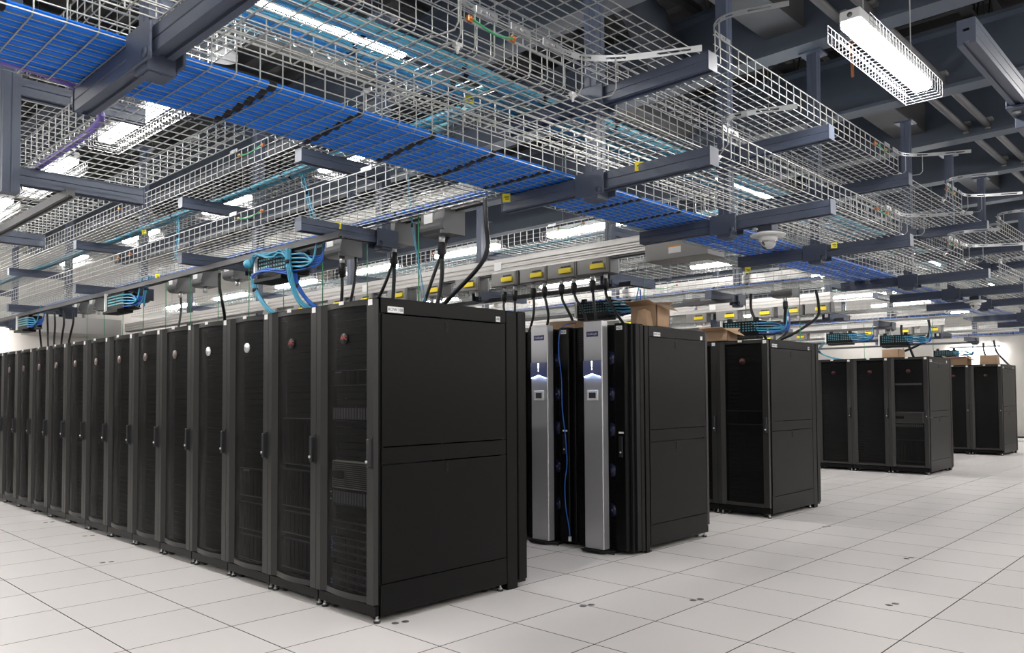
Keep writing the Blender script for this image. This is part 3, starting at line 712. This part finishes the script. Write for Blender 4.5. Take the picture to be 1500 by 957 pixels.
for i, y in enumerate((.95, 1.5, 2.2, 2.9, 3.7, 4.5, 5.3)):
    tap_front(14.61, y, f'small far tap box with a yellow breaker beyond the fourth row, {ORD[i]} from the right', 'tap boxes beyond the fourth row', .38, corded=False)
for i, (y, c) in enumerate(((.49, True), (1.06, True), (1.77, True), (3.62, False), (4.33, False), (4.95, False), (7.5, False), (8.1, False))):
    tap_back(1.05, y, f'rounded grey tap box over the front row, {ORD[i]} from the main trays', 'rounded tap boxes over the front row', corded=c)
for i, y in enumerate((.36, 1.6)): tap_back(6.5, y, ('rounded grey tap box over the third row nearest its open end', 'rounded grey tap box over the third row further along')[i], 'rounded tap boxes over the third row', corded=i == 0)
# power cords
GC = 'black power cords over the front row'
cord([(1.05, .62, 2.33), (1.05, .62, 2.2), (1.04, .64, 2.05), (1.0, .66, 1.89)], 'black power cord dropping straight from the nearest rounded tap box', GC, .016)
cord([(1.12, .62, 2.5), (1.08, .66, 2.36), (1.03, .72, 2.15), (1.0, .82, 1.89)], 'slanting black power cord behind the nearest rounded tap box', GC)
cord([(.98, .09, 2.66), (.98, .085, 2.5), (1.0, .09, 2.32), (1.0, .18, 2.2), (1.0, .42, 2.05), (1.0, .68, 1.89)], 'long black power cord curving down beside the lattice post right of the tap boxes', GC, .016)
cord([(1.05, 1.19, 2.33), (1.05, 1.19, 2.22), (1.05, 1.21, 2.05), (1.0, 1.22, 1.89)], 'black power cord below the second rounded tap box', GC, .015)
cord([(1.1, 1.2, 2.5), (1.06, 1.22, 2.36), (1.02, 1.30, 2.15), (1.0, 1.52, 1.89)], 'slanting black power cord behind the second rounded tap box', GC)
cord([(1.05, 1.90, 2.33), (1.05, 1.90, 2.2), (1.05, 1.93, 2.05), (1.0, 1.95, 1.89)], 'black power cord below the third rounded tap box', GC, .014)
cord([(1.12, 1.80, 2.5), (1.08, 1.76, 2.3), (1.05, 1.78, 2.1), (1.0, 1.84, 1.89)], 'second black power cord from the third rounded tap box', GC)
cord([(.5, 3.0, 2.42), (.5, 3.0, 2.3), (.52, 2.98, 2.15), (.6, 3.1, 2.0), (.62, 3.25, 1.89)], 'black power cord looping from the second branch support to the racks', GC, .014)
cord([(1.05, 5.08, 2.49), (1.05, 5.06, 2.3), (1.0, 5.0, 2.1), (.95, 4.95, 1.89)], 'black power cord below the sixth rounded tap box', GC)
for i, y in enumerate((6.9, 7.25, 7.6, 7.9, 8.25)):
    cord([(.5, y, 2.42), (.5, y-.03, 2.25), (.5, y+.1-.05*i, 2.05), (.5, y+.15-.08*i, 1.89)], f'black power cord at the far end of the front row, {ORD[i]} of five', GC)
GC = 'black power cords over the second row'
for i, pts in enumerate(([(2.36, 2.35), (2.33, 2.28), (2.28, 2.1), (2.22, 1.89)], [(2.20, 2.35), (2.16, 2.25), (2.18, 2.1), (2.2, 1.89)], [(1.92, 2.35), (1.88, 2.25), (1.9, 2.12), (2.0, 1.89)], [(1.76, 2.35), (1.7, 2.25), (1.68, 2.12), (1.74, 1.89)],
                         [(1.52, 2.35), (1.48, 2.28), (1.38, 2.12), (1.26, 1.89)], [(1.36, 2.35), (1.30, 2.28), (1.2, 2.12), (1.12, 1.89)], [(1.12, 2.35), (1.08, 2.25), (1.06, 2.1), (1.05, 1.89)], [(.957, 2.35), (.92, 2.28), (.83, 2.14), (.68, 1.95), (.55, 1.89)])):
    cord([(3.49 if z > 2.3 else 3.45, y, z) for y, z in pts], f'black power cord from the second-row tap boxes, {ORD[i]} counted from the left', GC, .014)
GC = 'black power cords over the third row'
cord([(6.5, .49, 2.33), (6.5, .50, 2.2), (6.45, .46, 2.05), (6.3, .6, 1.89)], 'thick black power cord under the rounded tap box of the third row', GC, .02)
cord([(5.95, .66, 2.5), (5.95, .66, 2.3), (5.95, .56, 2.1), (5.95, .45, 1.89)], 'black power cord curving down left of the third-row tap box', GC, .016)
cord([(6.3, .03, 2.52), (6.3, .0, 2.35), (6.3, .02, 2.2), (6.25, .22, 2.05), (6.2, .42, 1.95), (6.2, .48, 1.89)], 'long black power cord curving left onto the third-row rack', GC, .016)
GC = 'black power cords over the far rows'
cord([(11.9, .85, 2.5), (11.9, .84, 2.3), (11.8, .7, 2.1), (11.8, .62, 1.89)], 'black power cord crossing behind another above the fourth row', GC, .02)
cord([(11.9, .42, 2.6), (11.9, .40, 2.35), (11.9, .55, 2.15), (11.8, 1.0, 1.95), (11.8, 1.1, 1.89)], 'long black power cord swinging left above the fourth row', GC, .02)
cord([(17.0, .75, 2.4), (17.0, .74, 2.2), (16.9, .62, 1.95), (16.9, .58, 1.89)], 'short black power cord above the last row', GC, .02)
cord([(17.0, .55, 2.45), (17.0, .5, 2.2), (16.95, .35, 2.0), (16.9, .25, 1.89)], 'black power cord swinging right to the end rack of the last row', GC, .02)
# ground wires, one per rack
for k in range(12):
    y = .5+.6*k
    o = thing('ground_wire', f'thin green ground wire dropping to the front row, {ORD[k]} from its near end', 'wire', (.73, y, 1.892), 0, 'green ground wires of the front row')
    put('wire', cable([(0, 0, .67), (.004, .003, .3), (0, .0, 0)], .0042, 'green', 6), o)
for x, y, lb in ((4.2, .99, 'thin green ground wire beside the cardboard box above the second row'), (6.2, .86, 'thin green ground wire left of the third-row tap box'), (6.2, .18, 'thin green ground wire right of the third-row tap box'), (11.8, .32, 'thin green ground wire above the fourth-row end rack'), (11.8, 1.45, 'thin green ground wire beside the small far cardboard box')):
    o = thing('ground_wire', lb, 'wire', (x, y, 1.892), 0, 'green ground wires of the far rows')
    put('wire', cable([(0, 0, .67), (.004, .003, .3), (0, .0, 0)], .0045, 'green', 6), o)
# left aisle branch
branch_tray(-1.545, -.30, YEND, 2.55, 'lower wire basket tray above the left aisle with a purple cable', W=.625)
branch_tray(-1.545, -.30, YEND, 3.03, 'upper wire basket tray above the left aisle', W=.625)
for j, y in enumerate((1.06, 2.94, 5.6, 8.2)):
    tree('branch_support', f'grey steel post with arms over the left aisle, {ORD[j]} from the main trays', 'supports over the left aisle', -1.605, y, 0, .0, .68, low=False)
rail(-1.34, .95, 13.6, 2.408, 'grey steel rail beneath the tray supports over the left aisle')
o = thing('cable', 'purple cable bending from the main tray into the left aisle tray', 'cable', (0, 0, 0))
put('jacket', cable([(-3.6, -.37, 2.567), (-2.2, -.38, 2.567), (-1.75, -.33, 2.567), (-1.55, -.1, 2.567), (-1.48, .2, 2.567), (-1.47, 1.0, 2.567), (-1.48, 3, 2.567), (-1.47, 9, 2.567)], .016, 'purple', 10), o)
# cables in the branch trays
def runs(label, group, xs, z, y0, y1, m, r, catg='cable bundle', bend=0):
    for i, x in enumerate(xs):
        o = thing('cable_bundle', label.format(('outer', 'middle', 'inner', 'last')[i]), catg, (0, 0, 0), 0, group)
        pts = [(x+.01*math.sin(q*1.3+i)+(.0 if q else bend), y0+q*(y1-y0)/24, z+.004*math.sin(q+i)) for q in range(25)]
        k = MB(); k.tube(pts, r, 14, lobes=1); put('cables', k.mesh('cables', m, False), o)
        straps(o, r, [], 0, 0)
        for q in range(1, 9):
            p = pts[q]; k = MB(); k.tube([(p[0], p[1]-.012, p[2]), (p[0], p[1]+.012, p[2])], r+.003, 10); put('strap', k.mesh('strap', 'strap', False), o)
runs('blue data cable run in the lower tray over the front row, {} strand', 'blue cables over the front row', (.66, .62), 2.575, -.25, 10., 'blue2', .016)
runs('aqua fibre run in the upper tray over the front row, {} strand', 'aqua cables over the front row', (.43, .50), 3.052, -.25, 12, 'teal', .017)
runs('aqua fibre run in the upper tray over the second row, {} strand', 'aqua cables over the second row', (4.0,), 3.052, -.25, 12, 'teal', .017)
runs('blue cable run in the lower tray over the third row, {} strand', 'blue cables over the third row', (5.75,), 2.575, -.25, 10, 'blue2', .018)
runs('blue cable run in the lower tray over the fourth row, {} strand', 'blue cables over the fourth row', (11.4,), 2.575, -.25, 10, 'blue2', .02)
runs('blue cable run in the lower tray over the fifth row, {} strand', 'blue cables over the fifth row', (17.0,), 2.575, -.25, 10, 'blue2', .025)
o = thing('cable_bundle', 'pale aqua fibre bundle crossing between the upper trays above the blue cables', 'cable bundle')
put('cables', cable([(.80, .9, 3.075), (.74, .5, 3.075), (.62, .12, 3.08), (.5, -.3, 3.08), (.35, -.55, 3.08)], .026, 'aqua_pale', 12), o)
# yellow tags clipped under the trays
tg = MB(); tg.box((-.002, -.024, -.045), (.002, .024, .005)); tg.m = 1; tg.box((-.0025, -.018, -.02), (-.002, .012, -.014)); tg.box((-.0025, -.018, -.032), (-.002, .006, -.027)); tag_me = tg.mesh('tag', ['tag', 'ink'], False)
for i, (x, y, z, lb) in enumerate(((.30, -.48, 3.03, 'yellow cable tag under the aqua cables of the upper tray'), (.72, -1.35, 2.55, 'folded yellow cable tag hanging above the nearest beam end'), (.64, -.44, 2.53, 'yellow cable tag at the left end of the nearest trunk beam'),
                                  (.42, 1.02, 2.55, 'small yellow tag on the first arm over the front row'), (.44, 4.55, 3.03, 'yellow tag on the aqua cables further along the front row'), (.48, 4.3, 2.55, 'yellow tag under the blue cables further along the front row'), (.47, 8.6, 2.55, 'far yellow tag under the blue cables of the front row'),
                                  (3.72, -1.2, 2.55, 'yellow tag above the third trunk beam'), (3.75, -.42, 2.44, 'yellow tag below the left end of the trunk beam near the dome camera'))):
    o = thing('cable_tag', lb, 'tag', (x, y, z), .6, 'yellow cable tags'); put('tag_sheet', tag_me, o)
# ================================================================== OVERHEAD PATCH PANELS
MT['port_dim'] = mat('dim_aqua_port', (.06, .17, .21), .4)
def patch_panel(x, y, z, label, wd=.48, hh=.17):
    t = thing('patch_panel', label, 'patch panel', (x, y, z), 0, 'patch panels hung over the racks')
    put('enclosure', boxes('enclosure', 'rack', ((.0, 0, 0), (.16, wd, hh)), c=.003), t)
    put('side_bracket', boxes('side_bracket', 'white', ((-.02, wd, -.0), (.01, wd+.02, hh+.02))), t)
    hm = boxes('hanger', 'rack_dark', ((.02, 0, hh), (.06, .05, hh+.04))); put('hanger', hm, t, (0, .05, 0)); put('hanger', hm, t, (0, wd-.1, 0))
    k = MB()
    for r_ in range(4):
        for c in range(12): k.box((-.006, .03+c*.035+(.012 if c > 5 else 0), .05+r_*.029), (0, .03+c*.035+.018+(.012 if c > 5 else 0), .05+r_*.029+.014))
    put('ports', k.mesh('ports', 'aqua_pale' if x < 1 else 'port_dim', False), t, kind='stuff')
    k = MB()
    for i in range(4): k.prof([(.16, -.02), (.02, -.03), (.0, -.22-.02*(i % 2)), (.02, -.24)], 2, .0+i*.045, .012+i*.045)
    put('cable_fingers', k.mesh('cable_fingers', 'rack_dark'), t)
    k = MB(); k.cbox((-.06, .02, -.04), (.1, wd-.05, -.01), .004); put('tray_shelf', k.mesh('tray_shelf', 'rack_dark'), t)
    k = MB()
    for i in range(5): k.tube(smooth_path([(.0, .02, .02+i*.03), (-.01, -.1, .01+i*.03), (.03, -.24, .02+i*.02), (.08, -.30, .06+i*.012), (.1, -.30, .17), (.12, -.28, .26)], 5), .007, 8)
    put('blue_cords', k.mesh('blue_cords', 'blue2', False), t, kind='stuff')
    k = MB()
    for i in range(4): k.tube(smooth_path([(-.012, .03+i*.02, .05+i*.028), (-.02, -.08, .04+i*.03), (.0, -.2, .03+i*.03), (.02, -.285, .07), (.04, -.30, .2), (.06, -.31, .28)], 5), .007, 8)
    put('aqua_cords', k.mesh('aqua_cords', 'teal', False), t, kind='stuff')
    return t
p1 = patch_panel(.30, 1.47, 2.225, 'patch panel wrapped in aqua and blue cords over the third rack')
k = MB()
for i in range(12):
    q = random.Random(i); j = lambda e: q.uniform(-e, e)
    k.tube(smooth_path([(-.02+j(.015), .52, .13+j(.03)), (-.05+j(.02), .4, .18+j(.012)), (-.05+j(.02), .2, .175+j(.02)-.004*i), (-.04+j(.02), .03, .15+j(.03)), (-.03+j(.02), -.05, .09+j(.02))], 5), .0048, 6)
put('aqua_wrap', k.mesh('aqua_wrap', 'teal', False), p1, kind='stuff')
k = MB()
for i in range(9):
    q = random.Random(i+40); j = lambda e: q.uniform(-e, e)
    k.tube(smooth_path([(-.03+j(.01), .50, .03+j(.02)), (-.05+j(.02), .3, .045+j(.012)), (-.05+j(.02), .1, .03+j(.014)), (-.04+j(.02), -.07, .0+j(.02))], 5), .0048, 6)
put('blue_wrap', k.mesh('blue_wrap', 'blue2', False), p1, kind='stuff')
k = MB(); k.tube([(-.03, .585, .135), (-.03, .52, .135)], .034, 14); put('cable_coil', k.mesh('cable_coil', 'teal', False), p1)
patch_panel(.30, 4.68, 2.225, 'patch panel with aqua ports hung over the eighth rack')
patch_panel(.30, 7.97, 2.225, 'small far patch panel over the end of the front row')
patch_panel(.30, 11.2, 2.225, 'farthest patch panel over the front row at the left edge')
patch_panel(5.75, .45, 1.99, 'patch panel with blue cords standing low over the third row')
patch_panel(4.05, 1.3, 2.16, 'dark patch panel with blue cords behind the second-row tap boxes')
patch_panel(11.3, 1.45, 2.2, 'black patch panel above the left racks of the fourth row')
patch_panel(11.35, .55, 2.12, 'patch panel with white cord above the fourth-row end rack')
patch_panel(16.9, 1.25, 2.1, 'small dark patch panel left of the glow above the last row')
# bundles dropping to the racks
GB = 'aqua and blue bundles dropping to racks'
def drop(pts, m, r, label, n=9):
    t = thing('cable_bundle', label, 'cable bundle', pts[-1], 0, GB); o = Vector(pts[-1]); k = MB()
    for i in range(n):
        off = Vector((math.cos(i*2.4), math.sin(i*2.4), 0))*r*(.35+.75*(i % 3)/2)
        q = [Vector(p)-o+off*(1 if j < len(pts)-1 else 3) for j, p in enumerate(pts)]
        k.tube(smooth_path(q, 5), r*.30, 6)
    put('cables', k.mesh('cables', m, False), t, kind='stuff')
    p = Vector(pts[1])-o; kk = MB(); kk.tube([p+Vector((0, 0, .014)), p-Vector((0, 0, .014))], r*1.25, 10); put('strap', kk.mesh('strap', 'strap', False), t); return t
drop([(.27, 1.44, 2.40), (.26, 1.42, 2.30), (.26, 1.38, 2.15), (.28, 1.30, 2.0), (.34, 1.15, 1.895)], 'teal', .018, 'aqua bundle falling from the near side of the wrapped patch panel')
drop([(.30, 1.40, 2.22), (.30, 1.36, 2.12), (.34, 1.27, 2.0), (.4, 1.12, 1.895)], 'blue2', .016, 'blue bundle falling beside the aqua one below the wrapped patch panel')
drop([(.30, 2.02, 2.26), (.30, 1.98, 2.15), (.32, 1.84, 2.0), (.36, 1.70, 1.895)], 'teal', .018, 'aqua bundle falling from the far side of the wrapped patch panel')
drop([(.66, .55, 2.95), (.70, .53, 2.5), (.72, .48, 2.2), (.72, .42, 1.895)], 'teal', .007, 'slim aqua bundle dropping straight from the upper tray to the second rack', 3)
drop([(.36, 3.55, 3.0), (.34, 3.5, 2.8), (.30, 3.45, 2.6), (.30, 3.4, 2.56)], 'teal', .014, 'short aqua bundle falling between the two trays over the front row', 3)
drop([(.42, 1.5, 3.0), (.43, 1.45, 2.85), (.44, 1.4, 2.7), (.46, 1.36, 2.57)], 'teal', .016, 'aqua bundle falling between the trays near the first arm', 3)
drop([(.35, 4.15, 2.5), (.33, 4.2, 2.38), (.34, 4.28, 2.28), (.35, 4.35, 2.22)], 'teal', .018, 'aqua bundle entering the eighth-rack patch panel from above', 3)
drop([(9.4, 1.2, 2.1), (11.0, 1.95, 2.05), (11.05, 1.8, 1.95), (11.1, 1.6, 1.895)], 'teal', .02, 'aqua bundle draped onto the far racks of the fourth row', 4)
o = thing('network_cable', 'loose blue network cable hanging down the face of the second cooling door', 'cable', (2.53, .7, 0))
put('jacket', cable([(.22, .04, 1.96), (.08, .05, 1.93), (.0, .045, 1.86), (-.0, .06, 1.7), (.0, .03, 1.45), (-.01, .015, 1.2), (0, -.01, .95), (.0, -.025, .72), (0, .0, .55), (0, -.005, .35), (0, -.04, .18), (0, -.05, .09)], .0052, 'blue2', 8), o)
put('connector', boxes('connector', 'white', ((-.01, -.06, .05), (.01, -.042, .09))), o, label='clear plug on the cable end')
o = thing('network_cable', 'thin white cable hanging above the fourth-row end rack', 'cable', (11.5, .75, 1.892)); put('jacket', cable([(0, .15, .55), (0, .12, .4), (0, -.03, .22), (0, -.05, .0)], .008, 'white', 8), o)
# ================================================================== CARDBOARD
def carton(x, y, rz, a, b, c, label, flaps=True, torn=False, tilt=0):
    t = thing('cardboard_box', label, 'box', (x, y, 1.894), rz, 'cardboard boxes on the racks')
    w_ = .006; m = MB()
    m.box((0, 0, 0), (a, b, w_)); m.box((0, 0, 0), (w_, b, c)); m.box((a-w_, 0, 0), (a, b, c)); m.box((0, 0, 0), (a, w_, c)); m.box((0, b-w_, 0), (a, b, c))
    put('carton', m.mesh('carton', 'card'), t)
    if flaps:
        m = MB()
        m.add([(0, 0, c), (0, b, c), (-.10, b-.02, c+.03), (-.10, .02, c+.035)], [(0, 1, 2, 3)]); m.add([(.0, 0, c), (a, 0, c), (a-.01, -.09, c-.06), (.01, -.09, c-.05)], [(0, 1, 2, 3)])
        m.add([(a, 0, c), (a, b, c), (a+.09, b-.01, c+.05), (a+.09, .01, c+.04)], [(0, 1, 2, 3)]); m.add([(0, b, c), (a, b, c), (a-.02, b+.08, c+.06), (.02, b+.08, c+.06)], [(0, 1, 2, 3)])
        o = put('flaps', m.mesh('flaps', 'card', False), t); s = o.modifiers.new('thickness', 'SOLIDIFY'); s.thickness = .005
    if torn:
        m = MB(); m.add([(-.012, .03, 0), (-.07, .05, .0), (-.11, b*.52, .0), (-.03, b*.6, 0), (-.012, .06, .13), (-.05, .09, .155), (-.08, b*.5, .14), (-.03, b*.58, .15)], [(0, 1, 5, 4), (1, 2, 6, 5), (2, 3, 7, 6), (4, 5, 6, 7)])
        o = put('torn_flap', m.mesh('torn_flap', 'card', False), t); s = o.modifiers.new('thickness', 'SOLIDIFY'); s.thickness = .005
    return t
carton(2.975, .03, .0, .2, .27, .195, 'large open cardboard box with torn flaps on the second-row end rack', torn=True)
carton(3.0, .95, .2, .25, .28, .12, 'cardboard box between the two cooling doors behind their tops', flaps=False)
carton(5.13, .53, .0, .22, .30, .12, 'low brown cardboard box on the third row beside the patch panel')
carton(11.0, .62, .0, .3, .26, .14, 'small brown cardboard box with a label on the fourth row', flaps=False)
carton(16.1, .85, .0, .3, .42, .15, 'left cardboard box before the glow on the last row')
carton(16.1, .32, .0, .3, .3, .2, 'right cardboard box at the end of the last row', flaps=False)
# ================================================================== LIGHTS
lh = MB(); lh.cbox((0, -.055, .03), (1.22, .055, .09), .006); LH = lh.mesh('housing', 'fixture')
ll = MB(); ll.prof([(-.053, .03), (-.050, .0), (-.034, -.013), (.034, -.013), (.050, .0), (.053, .03)], 0, .012, 1.208); LL = ll.mesh('lens', 'lens')
lg = MB(); gy, gz = .108, -.068
for i in range(26):
    x = -.02+i*.0504; lg.tube([(x, -gy, .03), (x, -gy, gz), (x, gy, gz), (x, gy, .03)], .0019, 4)
for y, z in ((-gy, .03), (-gy, -.01), (-gy, gz), (-.049, gz), (0, gz), (.049, gz), (gy, gz), (gy, -.01), (gy, .03)): lg.tube([(-.02, y, z), (1.24, y, z)], .0019, 4)
LG_ = lg.mesh('wire_guard', 'guard_wire', False)
le = MB(); le.disc((-.002, 0, .06), .014, .004, axis=0, n=12); LE = le.mesh('knockout', 'cast', False)
_rods = {}
def rod_mesh(z):
    if z not in _rods:
        k = MB(); k.tube([(0, 0, .09), (0, 0, 5.505-z)], .0032, 6); _rods[z] = k.mesh('hanger_rod', 'wire', False)
    return _rods[z]
def strip_light(x, y, rz, label, z=3.25, guard=True):
    t = thing('strip_light', label, 'ceiling light', (x, y, z), rz, 'fluorescent strip lights')
    put('housing', LH, t); put('lens', LL, t); put('knockout', LE, t); put('hanger_rod', rod_mesh(z), t, (.2, 0, 0)); put('hanger_rod', rod_mesh(z), t, (1.0, 0, 0))
    if guard: put('wire_guard', LG_, t)
strip_light(1.43, -2.2, 0, 'bright caged strip light hanging alone at upper right')
strip_light(-1.2, -.23, 0, 'long bright strip light seen through the main trays at upper left', guard=False)
strip_light(3.68, -.2, 0, 'caged strip light seen through the mesh above the dome camera')
strip_light(9.2, -.15, 0, 'far strip light seen through the mesh before the second dome')
for i, x in enumerate((13.5, 17.0)): strip_light(x, -.15, 0, f'{("distant", "farthest")[i]} strip light along the main trays')
for i, y in enumerate((1.35, 3.3, 5.2, 7.6, 10.0, 12.4)): strip_light(-.62, y, math.pi/2, f'caged strip light over the left aisle, {ORD[i]} from the main trays')
for i, y in enumerate((1.35, 3.45, 5.6, 7.8, 10.2, 12.5)): strip_light(4.5+.0*i, y, math.pi/2, f'strip light between the second and third rows, {ORD[i]} from the main trays')
for i, y in enumerate((2.4, 5.2, 8.0, 11.0)): strip_light(1.95, y, math.pi/2, f'strip light over the hot aisle behind the front row, {ORD[i]} from the main trays', z=3.75)
for xx, nmx in ((7.9, 'beyond the third row'), (10.2, 'before the fourth row'), (13.4, 'beyond the fourth row'), (15.6, 'before the last row'), (18.6, 'added beyond the last row for the far wall')):  # the line past the last row is added to brighten the far wall
    for i, y in enumerate((1.4, 4.5, 8.0)): strip_light(xx, y, math.pi/2, f'strip light {nmx}, {ORD[i]} from the main trays')
for i, y in enumerate((-.4, 1.6, 3.6, 5.6, 7.6, 9.6)): strip_light(-3.5, y, math.pi/2, f'unseen strip light added off the left edge to brighten the aisle, {ORD[i]} one')  # out of view, added to brighten the left aisle floor
for i, y in enumerate((-2.6, 4.5)): strip_light(20.9, y, math.pi/2, f'strip light added to brighten the far wall, {ORD[i]} from the open floor')  # extra fixtures added to lift the brightness of the far wall
strip_light(21.84, 1.45, math.pi/2, 'strip light close to the far wall making the glow above the last row', z=2.5, guard=False)
strip_light(.25, 13.75, 0, 'strip light close to the back wall making the glow at the left edge', z=2.62, guard=False)
for i, xx in enumerate((-6.0, -2.6)): strip_light(xx, -2.2, 0, f'unseen strip light added over the walkway to light the floor, {ORD[i]} one')  # out of view, added for more light on the walkway
for xx in (-6.5, -3.0, .5, 4.0, 7.5, 11.0, 14.5, 18.0):  # lines of fixtures out of view, added to light the open floor
    for yy, nm in ((-3.75, 'near'), (-5.4, 'middle'), (-7.2, 'far')):
        if nm == 'near' and xx == .5: continue
        strip_light(xx, yy, 0, f'unseen strip light added to light the open floor, {ORD[int((xx+6.5)/3.5+.01)]} of the {nm} line', z=3.6, guard=False)
# ================================================================== DOME CAMERAS, DETECTOR, LOOSE STRUT
def dome_cam(x, y, label):
    t = thing('dome_camera', label, 'camera', (x, y, 2.395), 0, 'white dome cameras')
    put('mount', boxes('mount', 'strut', ((-.05, -.05, .02), (.05, .05, .145)), c=.004), t)
    k = MB(); k.tube([(0, 0, .02), (0, 0, .004), (0, 0, -.004)], [.075, .118, .112], 28); put('ceiling_plate', k.mesh('ceiling_plate', 'fixture', False), t)
    k = MB(); k.tube([(0, 0, -.002), (0, 0, -.04)], [.064, .06], 24); put('collar', k.mesh('collar', 'fixture', False), t)
    k = MB(); k.dome((0, 0, -.04), .057); put('dome', k.mesh('dome', 'dome', False), t)
    return t
dome_cam(2.32, -1.30, 'white dome camera hanging under the main tray beam at right of centre')
dome_cam(7.85, -1.25, 'smaller distant white dome camera under the main trays')
o = thing('ceiling_detector', 'white round detector seen behind the blue cables at upper left', 'detector', (.10, 2.14, 4.0))
k = MB(); k.tube([(0, 0, .04), (0, 0, .02), (0, 0, -.02), (0, 0, -.035)], [.09, .11, .11, .06], 24); put('detector_body', k.mesh('detector_body', 'fixture', False), o)
k = MB(); k.tube([(0, 0, .04), (0, 0, .9)], .008, 6); put('hanger_rod', k.mesh('hanger_rod', 'wire', False), o)
t = thing('tray_support', 'stacked grey strut end with a clamp and post at the upper right corner', 'tray support', (2.35, -2.795, .005))
k = MB(); k.prof(beam_prof(2.885, 2.945), 0, -1.15, 3.0); k.prof(beam_prof(2.945, 3.0), 0, -1.15, 3.0); put('upper_beam', k.mesh('upper_beam', 'strut'), t)
k = MB(); k.prof(post_prof(), 2, 2.80, 4.2); o = put('post', k.mesh('post', 'strut'), t, (.18, -.11, 0))
k = MB()
for i in range(9): k.box((-.045, -.008, 3.05+i*.12), (-.040, .008, 3.11+i*.12))
put('slots', k.mesh('slots', 'plate', False), o)
put('bracket', boxes('bracket', 'strut', ((-.12, -.17, 2.868), (.25, .06, 2.885)), ((-.12, -.17, 2.885), (.25, -.16, 2.98)), ((-.12, .05, 2.885), (.25, .06, 2.96)), c=.003), t)
k = MB(); k.disc((0, .02, 2.855), .02, .014, n=12); bh = k.mesh('bolt_head', 'plate', False); put('bolt_head', bh, t, (-.05, 0, 0)); put('bolt_head', bh, t, (.1, 0, 0))
put('angle_bracket', boxes('angle_bracket', 'strut', ((.05, -.06, 2.80), (.35, .05, 2.87)), c=.004), t)
# far end feeds and odd items
t = thing('feed_duct', 'grey feed duct with an orange triangle sticker above the far end of the front row', 'duct', (2.2, 13.2, 2.57))
put('duct_body', boxes('duct_body', 'box_grey', ((-.4, 0, 0), (1.15, 1.0, .32)), c=.005), t)
k = MB(); k.prof([(.05, .12), (.13, .12), (.09, .19)], 0, 1.15, 1.153); put('triangle_sticker', k.mesh('triangle_sticker', 'orange'), t)
t = thing('loose_cables', 'small pile of pale cables on the floor by the far wall', 'cables', (21.6, .9, .0))
k = MB()
for i in range(5): k.tube([(.12*math.cos(a*.7+i)+.02*i, .35*math.sin(a*.5+i*.6)-.1*i, .03+.02*(i % 3)) for a in range(10)], .02, 8)
put('cable_pile', k.mesh('cable_pile', 'white', False), t, kind='stuff')
